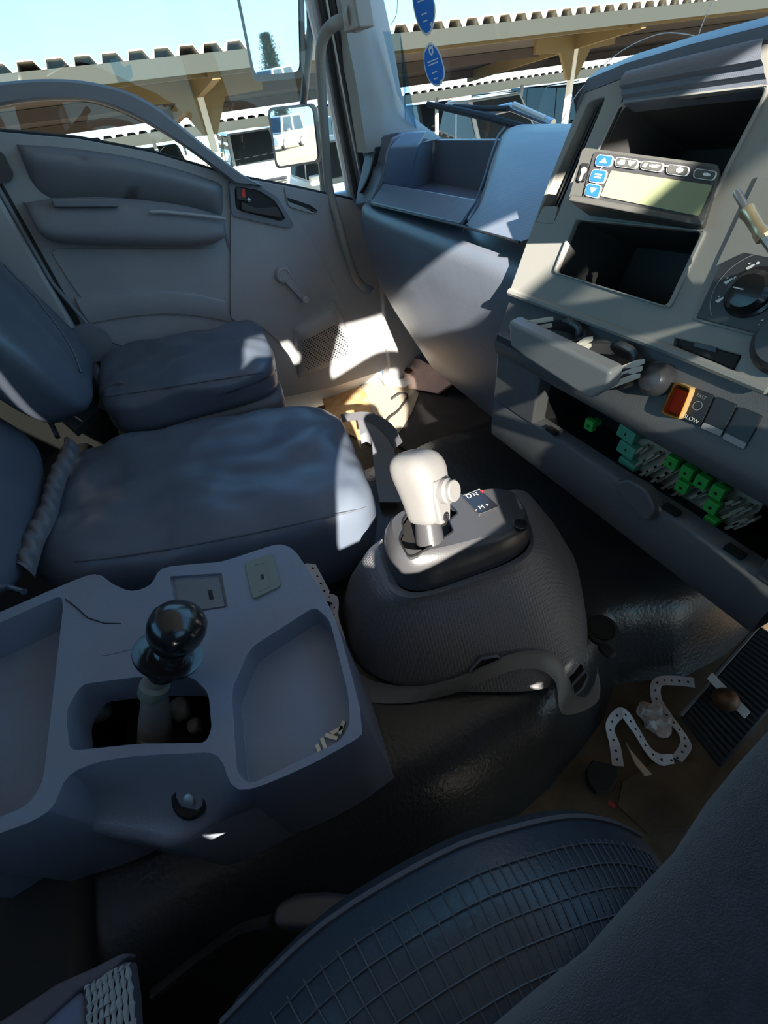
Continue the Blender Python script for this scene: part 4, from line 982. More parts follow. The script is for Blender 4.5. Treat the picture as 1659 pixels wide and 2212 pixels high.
obj('floor_of_well', MB().box((.17, -.14, .29), (.26, .24, .01)), 'recess', con)

# ================================================================== GEAR SELECTOR
gs = thing('gear_selector', (.19, .25, .18), 'automatic gear selector with black top plate and tall knob on textured housing', 'gear selector')
def qring(c, z0, p=4.5, n=48, dz=None):
    """superellipse mapped on a quad of 3-D corners (rear-right, front-right, front-left, rear-left)"""
    out = []
    for k in range(n):
        a = 2*PI*k/n; ca, sa = math.cos(a), math.sin(a)
        u = (abs(ca)**(2/p))*(1 if ca >= 0 else -1); v = (abs(sa)**(2/p))*(1 if sa >= 0 else -1)
        u, v = (u+1)/2, (v+1)/2
        q = c[0]*(1-u)*(1-v)+c[1]*u*(1-v)+c[2]*u*v+c[3]*(1-u)*v
        out.append(q)
    return out
bt = [at(775, 1490, z=.19), at(1298, 1500, z=.19), at(1230, 1120, z=.19), at(722, 1250, z=.19)]
sh = [at(825, 1330, z=.365), at(1200, 1215, z=.365), at(1140, 1035, z=.365), at(770, 1180, z=.365)]
md = [a.lerp(b, .5)+V3((c[0]*.006, c[1]*.006, 0)) for a, b, c in zip(bt, sh, ((1, -1), (1, 1), (-1, 1), (-1, -1)))]
sh2 = [at(855, 1312, z=.385), at(1170, 1205, z=.385), at(1118, 1045, z=.385), at(800, 1160, z=.385)]
inn = [at(868, 1300, z=.380), at(1160, 1195, z=.380), at(1112, 1055, z=.380), at(815, 1150, z=.380)]
low = [p.copy() for p in bt]
rings = []
R0, R1, R2, R3, R4 = qring(bt, 0, 3.4), qring(md, 0, 3.6), qring(sh, 0, 4.0), qring(sh2, 0, 4.2), qring(inn, 0, 4.2)
for a, b, n in ((R0, R1, 4), (R1, R2, 4), (R2, R3, 3), (R3, R4, 2)):
    for k in range(n):
        rings.append([p.lerp(q, k/n) for p, q in zip(a, b)])
rings.append(R4)
hmb = MB().loft(rings, cap=False)
obj('housing', hmb, 'honey', gs, ang=70, recalc=False)
from mathutils.bvhtree import BVHTree
hbv = BVHTree.FromPolygons([tuple(p) for p in hmb.v], hmb.f)
def onh(px, py, off=.001):
    d = ray(px, py).normalized(); l_, n_, i_, t_ = hbv.ray_cast(CAM, d)
    if l_ is None: return at(px, py, z=.182)
    if n_.dot(d) > 0: n_ = -n_
    return l_ + n_*off
# lower hem with the arched cut-out, a smooth band proud of the housing
hem_o = [(735, 1402), (762, 1486), (800, 1513), (880, 1515), (960, 1500), (1030, 1470), (1100, 1442), (1160, 1440), (1195, 1470), (1205, 1530), (1222, 1542), (1265, 1528), (1296, 1500), (1290, 1440)]
hem_i = [(740, 1385), (775, 1455), (820, 1475), (900, 1480), (980, 1465), (1050, 1435), (1110, 1408), (1175, 1402), (1215, 1425), (1232, 1475), (1245, 1500), (1262, 1500), (1285, 1470), (1284, 1420)]
hem_i = [(738, 1392), (770, 1448), (820, 1474), (900, 1481), (980, 1464), (1050, 1434), (1110, 1409), (1170, 1404), (1208, 1424), (1226, 1462), (1238, 1492), (1256, 1506), (1270, 1500), (1280, 1480)]
HO = spline([onh(x, y, .004) for x, y in hem_o], 5); HI = spline([onh(x, y, .001) for x, y in hem_i], 5); HM = [a.lerp(b, .9)+(V3((.35, -.3, .35))*.012) for a, b in zip(HO, HI)]; HM2 = [a.lerp(b, .1)+(V3((.35, -.3, .2))*.014) for a, b in zip(HO, HI)]
obj('hem', MB().loft([[p-V3((.012, -.008, .006)) for p in HO], HO, HM2, HM, HI], closed=False), 'hem_grey', gs, ang=60, recalc=False)
for pts in ([(1018, 1470), (1022, 1442), (1040, 1422), (1070, 1417), (1082, 1430), (1080, 1440)], [(1238, 1478), (1262, 1452), (1268, 1462), (1258, 1484), (1242, 1498)]):
    q = [onh(x, y, .002) for x, y in pts]
    nn = obj('bolt_recess', MB().loft([q, [p-V3((.02, -.01, .004)) for p in q]]), 'recess', gs)
    c_ = sum(q, V3())/len(q); rim_ = [c_+(p-c_)*1.18+V3((.001, -.0005, .0)) for p in q]
    obj('recess_rim', MB().tube(rim_ if len(pts) > 5 else rim_+[rim_[0]], .0022, 6), 'console', nn)
# black top plate: convex shield with its own wall
tp0 = [at(868, 1300, z=.382), at(1160, 1192, z=.382), at(1120, 1058, z=.382), at(812, 1150, z=.382)]
tp1 = [at(858, 1245, z=.425), at(1160, 1155, z=.418), at(1108, 1048, z=.418), at(818, 1120, z=.428)]
tp2 = [at(868, 1205, z=.440), at(1152, 1132, z=.430), at(1100, 1043, z=.430), at(835, 1105, z=.440)]
T0, T1, T2 = qring(tp0, 0, 3.6), qring(tp1, 0, 3.4), qring(tp2, 0, 3.4)
cT = sum(T2, V3())/len(T2)
TO = cT.copy(); tu = (tp2[1]-tp2[0]).normalized(); tn = tu.cross(tp2[3]-tp2[0]).normalized()
if tn.z < 0: tn = -tn
tv = tn.cross(tu)
TB = (TO, tu, tv, tn)
def tq(px, py, off=.0):
    p = onp(px, py, TO+tn*off, tn)-TO; return (p.dot(tu), p.dot(tv))
def tL(pts, off=0.0): return [tq(x, y, off) for x, y in pts]
def tB(off): return (TO+tn*off, tu, tv, tn)
to = [((p-TO).dot(tu), (p-TO).dot(tv)) for p in T2]
gate = rpoly(tL([(862, 1165), (872, 1142), (868, 1128), (880, 1108), (960, 1080), (990, 1108), (970, 1125), (980, 1148), (900, 1200), (886, 1204), (878, 1196)]), .005)
m = MB(); m.loft([T0, [p.lerp(q, .5) for p, q in zip(T0, T1)], T1, [p.lerp(q, .6)+tn*.002 for p, q in zip(T1, T2)], [TO+tu*u+tv*v for u, v in to]], cap=False)
obj('plate_wall', m, 'black_satin', gs, ang=70, recalc=False)
obj('top_plate', MB().slab(to, TB, .006, [(gate, .006, False)]), 'black_satin', gs, bev=.0012)
obj('gate_floor', MB().slab(gate, tB(-.012), .002), 'recess', gs)
obj('gate_rim', MB().tube([TO+tu*u+tv*v+tn*.0004 for u, v in gate]+[TO+tu*gate[0][0]+tv*gate[0][1]+tn*.0004], .0013, 6), 'black_gloss', gs)
pp = rpoly(tL([(997, 1072), (1036, 1057), (1079, 1094), (1034, 1112)], .001), .003)
pm = obj('pattern_plate', MB().slab(pp, tB(.0014), .002), 'black_gloss', gs, bev=.0004)
obj('plate_outline', MB().tube([TO+tu*u+tv*v+tn*.0014 for u, v in pp]+[TO+tu*pp[0][0]+tv*pp[0][1]+tn*.0014], .0006, 5), 'metal_dull', pm)
def ta(p, q): a, b = tq(*p), tq(*q); return math.atan2(b[1]-a[1], b[0]-a[0])
an = ta((1034, 1112), (1079, 1094))
text('lettering', 'R', tB(.0016), tq(1042, 1064), .010, 'red_switch', pm, an); text('lettering', 'N', tB(.0016), tq(1027, 1070), .010, 'white_print', pm, an)
text('lettering', 'D', tB(.0016), tq(1013, 1074), .012, 'white_print', pm, an); text('lettering', 'M', tB(.0016), tq(1040, 1098), .011, 'white_print', pm, an)
text('lettering', '+', tB(.0016), tq(1052, 1093), .010, 'white_print', pm, an); text('lettering', '-', tB(.0016), tq(1028, 1103), .010, 'white_print', pm, an)
c_ = tq(1123, 1133); obj('plate_button', MB().lathe(TO+tu*c_[0]+tv*c_[1]+tn*.0, tn, [(.010, -.004), (.010, .0012), (.0085, .0018), (.0085, .0008), (.002, .001)], 20), 'black_gloss', gs)
# lever and knob
K0 = TO+tu*tq(930, 1160)[0]+tv*tq(930, 1160)[1]-tn*.01
KT = at(903, 985, y=.215); kax = (KT-K0).normalized()
KL = (KT-K0).length
obj('lever', MB().tube([K0, K0+kax*KL*.30], [.020, .017], 18), 'black_satin', gs)
kx = (V3((.80, .35, 0)) - kax*V3((.80, .35, 0)).dot(kax)).normalized(); ky = kax.cross(kx)     # kx towards the driver
def kring(h, a, b, off=0, p=3.0, n=30):
    out = []
    for k in range(n):
        t = 2*PI*k/n; c, s_ = math.cos(t), math.sin(t)
        out.append(K0+kax*h+kx*(off+a*abs(c)**(2/p)*(1 if c > 0 else -1))+ky*(b*abs(s_)**(2/p)*(1 if s_ > 0 else -1)))
    return out
hh = KL
kr = [kring(hh*.24, .021, .020), kring(hh*.32, .024, .0225, .001), kring(hh*.52, .028, .0255, .001), kring(hh*.70, .031, .031), kring(hh*.84, .033, .0345, -.002), kring(hh*.95, .031, .033, -.005), kring(hh*1.03, .024, .026, -.007), kring(hh*1.06, .012, .014, -.008)]
mat('knob_grey', (.17, .165, .165), .42, bump=.1, bscale=300)
kn = obj('knob', MB().loft(kr), 'knob_grey', gs, ang=180, sub=1)
bc = at(940, 1062, y=.212)
bc = K0+kax*hh*.56+kx*.026
pz = [K0+kax*hh*f+kx*(.0305+.0 if f < .6 else .033)+ky*w for f, w in ((.26, -.011), (.26, .011), (.55, .017), (.76, .017), (.76, -.017), (.55, -.017))]
obj('button_plate', MB().loft([pz, [p-kx*.012 for p in pz]]), 'knob_grey', kn, bev=.003)
obj('side_button', MB().lathe(bc+kx*.004+kax*hh*.06, (kx+kax*.05), [(.0165, 0), (.0165, .010), (.0140, .013), (.0140, .018), (.0125, .0195)], 28), 'knob_grey', kn)
obj('knob_screw', MB().lathe(K0+kax*hh*.33+kx*.028, kx, [(.0065, 0), (.0065, .004), (.004, .005), (.003, .003)], 16), 'black_gloss', kn)
# plug opening in the hump ahead of the selector
pg = at(1300, 1360, z=.178)
hp_ = thing('hump_plug', pg, 'dark rubber plug in the engine hump beside the gear housing', 'plug')
obj('rim', MB().lathe(pg-V3((0, 0, .006)), (.15, -.15, 1), [(.026, 0), (.026, .010), (.020, .012), (.019, .006)], 24), 'rubber', hp_)
obj('plug_hole', MB().lathe(pg, (.15, -.15, 1), [(.0185, -.002), (.0185, .0035)], 24), 'recess', hp_)
obj('lip', MB().puff([at(1310, 1405, z=.172)+V3((a*.014, b*.010, c*.006)) for c in (-1, 1) for a, b in ((-1, -1), (1, -1), (1, 1), (-1, 1))], 3, 6), 'rubber', hp_, merge=True, ang=180)

# ================================================================== THINGS ON THE CAB FLOOR
fz = .003
def flat(name, pts, z, th, m, **k):
    a = [at(x, y, z=z) for x, y in pts]
    return obj(name, MB().loft([[p-V3((0, 0, th)) for p in a], a]), m, **k)
mt = thing('floor_mat', at(850, 870, z=0), 'torn ribbed floor mat in the passenger foot well, half of it coloured as sunlit', 'mat')
flat('sunlit_half', [(775, 830), (800, 800), (868, 790), (905, 850), (890, 890), (862, 935), (830, 925), (812, 905), (800, 880), (792, 850)], .012, .008, 'mat_sunlit', parent=mt)
flat('shaded_half', [(868, 842), (960, 850), (1010, 800), (1130, 960), (1000, 990), (900, 985), (850, 955), (838, 935), (862, 880)], .010, .006, 'mat_shaded', parent=mt)
flat('floor_board', [(690, 845), (770, 812), (800, 850), (820, 900), (850, 950), (800, 960), (740, 930), (705, 890)], .006, .004, 'tan_board', label='orange worn board showing on the passenger floor beside the torn mat', cat='board')
flat('sill_plate', [(690, 826), (838, 790), (842, 800), (700, 842)], .02, .018, 'cream', label='pale scuffed sill strip along the foot of the passenger door', cat='sill')
pc_ = thing('card_packet', at(920, 830, z=0), 'pink printed card packet lying under the dashboard on the passenger side', 'packet')
q = [at(862, 780, z=.06), at(905, 775, z=.10), at(985, 822, z=.085), at(945, 850, z=.02), at(880, 838, z=.02)]
obj('sheet', MB().loft([q, [p+V3((.004, .006, -.003)) for p in q]]), 'pink_card', pc_, bev=.001)
for x, y, r_ in ((882, 801, 9), (906, 793, 4)):
    q = [at(x+r_*math.cos(a), y+r_*.7*math.sin(a), z=.065) for a in [i*PI/5 for i in range(10)]]
    obj('print_spot', MB().loft([[p-V3((0, 0, .0)) for p in q], [p+V3((0, 0, .0008)) for p in q]]), 'rust', pc_)
flat('white_paper', [(818, 812), (858, 803), (889, 826), (874, 836), (832, 832)], .03, .002, 'paper', label='folded white paper in the sun in front of the pink packet', cat='paper')
cb_ = MB().tube(spline([at(845, 862, z=.02), at(865, 850, z=.03), at(880, 855, z=.02), at(862, 885, z=.015), at(838, 905, z=.02), at(828, 930, z=.015)], 5), .004, 8)
obj('cable', cb_, 'rubber', label='loose black cable curling across the passenger floor mat', cat='cable')
bs = thing('seat_side_trim', at(800, 960, z=0), 'curved blue-grey plastic trim strip between the middle seat and the gear lever', 'trim')
ra = [at(x, y, z=.20) for x, y in ((772, 905), (800, 908), (832, 930), (850, 965), (860, 1040), (868, 1085))]; rb = [at(x, y, z=.20) for x, y in ((778, 940), (790, 935), (802, 948), (806, 990), (812, 1040), (820, 1085))]
obj('strip', MB().loft([spline(ra, 4), spline(rb, 4), [p-V3((0, 0, .03)) for p in spline(rb, 4)]], closed=False), 'door_dark', bs, recalc=False)
obj('strip_top', MB().loft([spline([at(x, y, z=.205) for x, y in ((740, 912), (790, 908), (830, 935), (852, 970))], 4), spline([at(x, y, z=.215) for x, y in ((735, 895), (795, 890), (845, 915), (870, 955))], 4)], closed=False), 'seat_side', bs, recalc=False)
# perforated paper strips
def strip(name, pts, zs, w, holes, label, seed=0):
    P_ = [at(x, y, z=z) for (x, y), z in zip(pts, zs)]; path = spline(P_, 8); n = len(path); mb = MB(); hm_ = MB(); acc = 0
    sides = []
    for i, p in enumerate(path):
        t = (path[min(i+1, n-1)]-path[max(i-1, 0)]).normalized(); s_ = t.cross(V3((0, 0, 1))).normalized()
        tw = .9*math.sin(i*.16+seed); s_ = (s_*math.cos(tw*.5)+V3((0, 0, 1))*math.sin(tw*.5)); sides.append(s_*w/2)
    th = V3((0, 0, .0006))
    mb.loft([[p+s_, p-s_, p-s_+th, p+s_+th] for p, s_ in zip(path, sides)])
    for i in range(n-1):
        d_ = (path[i+1]-path[i]).length; acc += d_
        if acc > .0125:
            acc = 0; c_ = path[i]; t = (path[i+1]-path[i]).normalized(); s_ = sides[i].normalized(); nn_ = t.cross(s_)
            if nn_.z < 0: nn_ = -nn_
            k0 = len(hm_.v); hm_.v += [c_+nn_*.0011+(t*math.cos(a)+s_*math.sin(a))*.0021 for a in [q*PI/4 for q in range(8)]]; hm_.f.append(tuple(range(k0, k0+8)))
    r_ = obj(name, mb, 'paper', label=label, cat='paper strip', group='perforated paper strips')
    o_ = obj('punched_holes', hm_, 'recess', r_, smooth=False, recalc=False, kind='stuff')
strip('paper_strip', [(1500, 1475), (1455, 1470), (1420, 1475), (1418, 1510), (1440, 1545), (1462, 1570), (1478, 1595), (1480, 1615), (1462, 1640)], [.03, .03, .035, .02, .02, .02, .015, .012, .01], .017, 9, 'white perforated paper strip running from the ribbed pedal down to the driver floor', 1)
strip('paper_strip', [(1335, 1655), (1328, 1610), (1318, 1568), (1344, 1540), (1372, 1575), (1400, 1620), (1425, 1640), (1455, 1642)], [.012, .012, .02, .035, .02, .012, .008, .008], .018, 9, 'white perforated paper strip folded into a peak beside the hump corner', 2)
strip('paper_strip', [(668, 1215), (685, 1245), (705, 1285), (722, 1300), (722, 1340), (735, 1385), (750, 1455)], [.30, .28, .25, .23, .22, .20, .19], .018, 8, 'white perforated paper strip hanging between the brake console and gear housing', .4)
tz = at(1415, 1550, z=.02)
obj('crumpled_tissue', MB().puff([tz+V3((a*.028, b*.020, c*.014)) for c in (-1, 1) for a, b in ((-1, -1), (1, -1), (1, 1), (-1, 1))], 3, 12, wrinkle(.022, 55, 6)), 'tissue', merge=True, ang=15, label='crumpled pinkish tissue under the loose paper strip', cat='tissue')
sv_ = [at(1352, 1602, z=.012), at(1362, 1620, z=.012), at(1408, 1672, z=.012), at(1394, 1676, z=.012), at(1372, 1648, z=.012)]
obj('wood_sliver', MB().loft([[p-V3((0, 0, .004)) for p in sv_], sv_]), 'wood_sliver', label='thin pale wooden sliver on the brown driver floor', cat='sliver')
obj('red_scrap', MB().box(at(1322, 1738, z=.012), (.010, .006, .002), Matrix.Rotation(.5, 3, 'Z')), 'red', label='tiny red scrap on the torn edge of the floor covering', cat='scrap')
flp = [at(x, y, z=.03) for x, y in ((1268, 1660), (1280, 1640), (1335, 1655), (1338, 1678), (1318, 1710), (1290, 1712), (1272, 1690))]
obj('torn_rubber_flap', MB().loft([[p-V3((0, 0, .02)) for p in flp], flp]), 'rubber', bev=.003, label='torn black rubber flap at the foot of the hump on the driver side', cat='flap')
flat('dirt_patch', [(1345, 1690), (1430, 1640), (1560, 1655), (1480, 1790), (1400, 1800), (1335, 1740)], .006, .005, 'brown_floor', label='brown dusty worn carpet patch in the driver foot well', cat='carpet')
# ribbed pedal pad with a rusty ball on it
rp_ = thing('ribbed_pedal', at(1560, 1520, z=0), 'black ribbed rubber pedal plate on the driver floor', 'pedal')
pa, pb2_, pc2, pd = at(1470, 1545, z=.045), at(1560, 1660, z=.035), at(1760, 1420, z=.09), at(1640, 1350, z=.10)
rn = (pb2_-pa).cross(pd-pa).normalized()
if rn.z < 0: rn = -rn
def rp(u, v): return pa*(1-u)*(1-v)+pb2_*u*(1-v)+pc2*u*v+pd*(1-u)*v
obj('pad', MB().hexa([p-rn*.014 for p in (pa, pb2_, pc2, pd)], [pa, pb2_, pc2, pd]), 'rubber', rp_, bev=.005)
for k in range(24):
    v = .04+k*.039
    a, b = rp(.06, v), rp(.94, v); w_ = (rp(.5, v+.008)-rp(.5, v-.008))
    obj('rib', MB().hexa([a-w_, b-w_, b+w_, a+w_], [a-w_*.6+rn*.004, b-w_*.6+rn*.004, b+w_*.6+rn*.004, a+w_*.6+rn*.004]), 'rubber', rp_)
obj('edge_trim', MB().tube([pa.lerp(pd, .0)+rn*.002, pa.lerp(pd, 1.0)+rn*.002], .0035, 6), 'metal_dirty', rp_)
# sun sliver across the ribs, made as a narrow pale strip
obj('sun_strip', MB().hexa([onp(x, y, pa+rn*.005, rn) for x, y in ((1527, 1466), (1538, 1452), (1622, 1538), (1608, 1553))], [onp(x, y, pa+rn*.007, rn) for x, y in ((1527, 1466), (1538, 1452), (1622, 1538), (1608, 1553))]), 'cream', rp_, bev=.0006)
bc_ = onp(1568, 1511, pa+rn*.028, rn)
obj('rusty_ball', MB().lathe(bc_-rn*.019, rn, [(.019*math.sin(PI*k/14), .019-.019*math.cos(PI*k/14)) for k in range(15)], 24), 'rust', ang=180, label='round rusty metal ball sitting on the ribbed pedal plate', cat='ball')
# folded cloth at the lower left corner
cq = thing('folded_cloth', at(180, 2160, z=.3), 'folded grey and blue cloth with a ribbed knitted cuff in the bottom left corner', 'cloth')
c1 = [at(x, y, z=.34) for x, y in ((-60, 2230), (0, 2205), (120, 2125), (200, 2090), (262, 2058), (278, 2062), (240, 2100), (170, 2140), (90, 2212), (20, 2290))]
obj('fold', MB().loft([[p-V3((0, 0, .02)) for p in c1], c1]), 'cloth_grey', cq, bev=.004)
c2_ = [at(x, y, z=.335) for x, y in ((80, 2215), (140, 2150), (172, 2136), (182, 2150), (186, 2300), (60, 2300))]
obj('lining', MB().loft([[p-V3((0, 0, .02)) for p in c2_], c2_]), 'cloth_blue', cq, bev=.004)
c3 = [at(x, y, z=.338) for x, y in ((178, 2140), (215, 2100), (275, 2075), (285, 2150), (292, 2300), (186, 2300))]
obj('cuff', MB().loft([[p-V3((0, 0, .02)) for p in c3], c3]), 'cloth_grey', cq, bev=.003)
for k in range(8):
    t = k/7
    pa_ = [at(188+86*t, 2128-46*t, z=.341), at(194+88*t, 2170-30*t, z=.341), at(192+96*t, 2220, z=.341), at(196+98*t, 2290, z=.341)]
    pth = spline(pa_, 7); obj('knit_rib', MB().tube([p+V3((.0012*math.sin(i*2.2+k), .0, 0)) for i, p in enumerate(pth)], [.0022+.0010*math.sin(i*1.9+k*2) for i in range(len(pth))], 6), 'knit', cq)
rod = [at(-40, 1252, z=.40), at(52, 1278, z=.40)]
obj('seat_rail_tip', MB().tube(rod, .005, 10), 'chrome', label='bright metal rod end poking out behind the console at the left edge', cat='rod')

# ================================================================== THE DRIVER (seen: denim thigh)
pv_ = V3((.73, -.235, .56))
J = {'pel': (pv_, .105), 'bel': (V3((.73, -.235, .70)), .115), 'che': (V3((.73, -.19, .90)), .125), 'nec': (V3((.73, -.15, 1.05)), .052), 'hd0': (V3((.73, -.13, 1.11)), .068), 'hd1': (V3((.73, -.11, 1.20)), .082), 'hd2': (V3((.73, -.115, 1.275)), .055),
     'hl': (V3((.685, -.20, .535)), .100), 'tl': (V3((.676, .04, .545)), .104), 'kl': (V3((.618, .34, .575)), .090), 'sl': (V3((.640, .42, .36)), .056), 'al': (V3((.650, .46, .12)), .042), 'fl': (V3((.645, .56, .055)), .036), 'gl': (V3((.640, .65, .045)), .030),
     'hr': (V3((.80, -.20, .535)), .100), 'tr': (V3((.825, .04, .545)), .100), 'kr': (V3((.83, .31, .56)), .085), 'sr': (V3((.835, .30, .34)), .075), 'ar': (V3((.82, .25, .12)), .055), 'fr': (V3((.81, .36, .06)), .042), 'gr': (V3((.805, .45, .05)), .034),  # unseen right leg, bent back to block sun from the foot well
     'Sl': (V3((.585, -.20, .97)), .062), 'El': (V3((.60, -.27, .76)), .045), 'Wl': (V3((.63, -.06, .86)), .030), 'Hl': (V3((.625, -.02, .90)), .028),
     'Sr': (V3((.865, -.17, .99)), .060), 'Er': (V3((.862, .07, 1.075)), .042), 'Wr': (V3((.765, .30, .960)), .027), 'Hr': (V3((.735, .37, .930)), .028)}  # unseen right arm, raised to cast the shadow stripe on the stack
E_ = [('pel', 'bel'), ('bel', 'che'), ('che', 'nec'), ('nec', 'hd0'), ('hd0', 'hd1'), ('hd1', 'hd2'), ('pel', 'hl'), ('hl', 'tl'), ('tl', 'kl'), ('kl', 'sl'), ('sl', 'al'), ('al', 'fl'), ('fl', 'gl'),
      ('pel', 'hr'), ('hr', 'tr'), ('tr', 'kr'), ('kr', 'sr'), ('sr', 'ar'), ('ar', 'fr'), ('fr', 'gr'), ('che', 'Sl'), ('Sl', 'El'), ('El', 'Wl'), ('Wl', 'Hl'), ('che', 'Sr'), ('Sr', 'Er'), ('Er', 'Wr'), ('Wr', 'Hr')]
for s_, hand, wr in (('l', 'Hl', 'Wl'), ('r', 'Hr', 'Wr')):
    hp0, hw = J[hand][0], (J[hand][0]-J[wr][0]).normalized(); sd_ = hw.cross(V3((0, 0, 1))).normalized(); dn_ = hw.cross(sd_)
    for f, (o_, L_) in enumerate(((-.027, .030), (-.009, .038), (.009, .036), (.027, .028))):
        b_ = hp0+hw*.018+sd_*o_; n1, n2, n3 = f'{s_}f{f}a', f'{s_}f{f}b', f'{s_}f{f}c'
        J[n1] = (b_, .009); J[n2] = (b_+hw*L_, .0085); J[n3] = (b_+hw*(L_+.012)-V3((0, 0, .022)), .0075)
        E_ += [(hand, n1), (n1, n2), (n2, n3)]
    b_ = hp0-sd_*(.03 if s_ == 'r' else -.03); J[s_+'t1'] = (b_, .010); J[s_+'t2'] = (b_+hw*.03-V3((0, 0, .012)), .0085); E_ += [(hand, s_+'t1'), (s_+'t1', s_+'t2')]
ks = list(J); me = D.meshes.new('person'); me.from_pydata([tuple(J[k][0]) for k in ks], [(ks.index(a), ks.index(b)) for a, b in E_], [])
po_ = D.objects.new('person', me); COL.objects.link(po_)
po_.modifiers.new('skin', 'SKIN'); sub_ = po_.modifiers.new('sub', 'SUBSURF'); sub_.levels = 2; sub_.render_levels = 2
if not me.skin_vertices: me.attributes.new('skin', 'FLOAT', 'POINT') if False else None
bpy.context.view_layer.objects.active = po_
sv0 = me.skin_vertices[0].data
for i, k in enumerate(ks): sv0[i].radius = (J[k][1], J[k][1]); sv0[i].use_root = (k == 'pel')
dg = bpy.context.evaluated_depsgraph_get(); bm_ = D.meshes.new_from_object(po_.evaluated_get(dg)); po_.modifiers.clear()
po_.data = bm_; bm_.materials.clear()
for n_ in ('denim', 'shirt', 'skin', 'rubber'): bm_.materials.append(MATS[n_])
for p in bm_.polygons:
    c = p.center; p.use_smooth = True
    if c.z > 1.04: i = 2
    elif c.z < .10: i = 3
    elif c.z > .66 and not (c.y > .2): i = 1
    elif c.y > .16 and c.z > .74: i = 2
    else: i = 0
    if (c-J['Hl'][0]).length < .085 or (c-J['Hr'][0]).length < .085: i = 2
    p.material_index = i
for v in bm_.vertices:
    c = v.co
    if c.z > .5 and c.y > -.3 and c.z < .72: v.co += v.normal*(.006*nz(c, 9, 2)+.004*nz(c, 24, 5))
# face: brow, nose and chin pulled out of the head
for v in bm_.vertices:
    c = v.co
    if c.z > 1.08 and c.y > -.06:
        if abs(c.x-.73) < .016 and 1.15 < c.z < 1.19: v.co.y += .018
        if abs(abs(c.x-.73)-.03) < .014 and 1.185 < c.z < 1.205: v.co.y -= .008
tag(po_, 'person in dark navy denim trousers on the driver seat, left thigh at the lower right', 'person')
hm2 = MB().lathe(V3((.73, -.135, 1.20)), (0, -.25, 1), [(.088, -.05), (.092, -.01), (.088, .03), (.070, .065), (.03, .088), (.001, .092)], 24)
obj('hair', hm2, 'hair', po_, ang=180)
po_.modifiers.clear()
# fold of the trouser cloth near the hip and the side seam
obj('trouser_fold', MB().tube(spline([V3((.585, .0, .585)), V3((.605, -.005, .622)), V3((.645, -.01, .640)), V3((.69, -.01, .632))], 6), [.010]*3+[.013]*14+[.008]*2, 10), 'denim', po_, ang=180)

# ================================================================== STEERING WHEEL
st = thing('steering_wheel', (.74, .40, .55), 'black steering wheel in front of the driver', 'steering wheel')
sc2 = V3((.76, .32, .765)); sn = V3((0, -.52, .85)).normalized(); s1 = V3((1, 0, 0)); s2 = sn.cross(s1)
obj('rim', MB().loft([[sc2+(s1*math.cos(a)+s2*math.sin(a))*(.195+.014*math.cos(b))+sn*.014*math.sin(b) for b in [2*PI*k/12 for k in range(12)]] for a in [2*PI*k/48 for k in range(49)]], cap=False), 'black_satin', st, ang=180)
obj('hub', MB().lathe(sc2-sn*.05, sn, [(.05, 0), (.07, .02), (.065, .035), (.02, .042)], 28), 'black_satin', st)
for a in (math.radians(200), math.radians(340), math.radians(90)):
    obj('spoke', MB().tube([sc2-sn*.025+(s1*math.cos(a)+s2*math.sin(a))*.05, sc2+(s1*math.cos(a)+s2*math.sin(a))*.19], .012, 8), 'black_satin', st)
obj('column', MB().tube([sc2-sn*.04, sc2-sn*.40], .03, 16), 'dash_dark', st)
db_ = MB().hexa([V3((.50, .50, .36)), V3((.93, .50, .36)), V3((.93, .95, .36)), V3((.50, .95, .36))], [V3((.50, .56, .72)), V3((.93, .56, .72)), V3((.93, .90, .80)), V3((.50, .90, .80))])
obj('driver_panel', db_, 'dash_dark', dash, bev=.02)

# ================================================================== MIRRORS, WIPER, STICKERS (outside and on the glass)
mi = thing('door_mirrors', (-1.3, .6, .7), 'pair of truck door mirrors on a vertical arm outside the passenger window', 'mirror')
mn = V3((.52, -.85, 0)).normalized(); MO = V3((-1.30, .56, .8))
def mir(name, px, bevr, tilt):
    n_ = (mn+V3((0, 0, tilt))).normalized(); u_ = V3((0, 0, 1)).cross(n_).normalized(); v_ = n_.cross(u_)
    pts = [onp(x, y, MO, n_)-MO for x, y in px]; q = rpoly([(p.dot(u_), p.dot(v_)) for p in pts], bevr)
    cx = sum(p[0] for p in q)/len(q); cy = sum(p[1] for p in q)/len(q)
    sh_ = obj(name, MB().slab([(cx+(p[0]-cx)*1.16, cy+(p[1]-cy)*1.10) for p in q], (MO-n_*.002, u_, v_, n_), .05, back_off=[(cx+(p[0]-cx)*.8, cy+(p[1]-cy)*.85) for p in rpoly([(p.dot(u_), p.dot(v_)) for p in pts], bevr)]), 'black_satin', mi, bev=.004)
    obj('mirror_glass', MB().slab(q, (MO+n_*.002, u_, v_, n_), .003), 'mirror', sh_, smooth=False)
mir('upper_mirror', [(478, -210), (640, -210), (648, 155), (552, 163)], .02, -.027)
mir('lower_mirror', [(583, 238), (675, 229), (688, 346), (600, 360)], .02, .012)
obj('arm', MB().tube([onp(x, y, MO-mn*.07, mn) for x, y in ((668, -200), (672, 60), (662, 150), (655, 225), (690, 300), (700, 420))], .013, 10), 'black_satin', mi)
obj('arm', MB().tube([onp(x, y, MO-mn*.07, mn) for x, y in ((672, 60), (720, 40), (760, 30))], .012, 10), 'black_satin', mi)
wp = thing('wiper', (-.5, .95, .72), 'black windscreen wiper resting outside the glass above the dashboard', 'wiper')
ws_ = [on_ws(x, y)+V3((0, .03, 0)) for x, y in ((902, 228), (960, 240), (1030, 256), (1110, 280))]
obj('blade', MB().tube(ws_, [.006, .008, .009, .009], 8), 'rubber', wp)
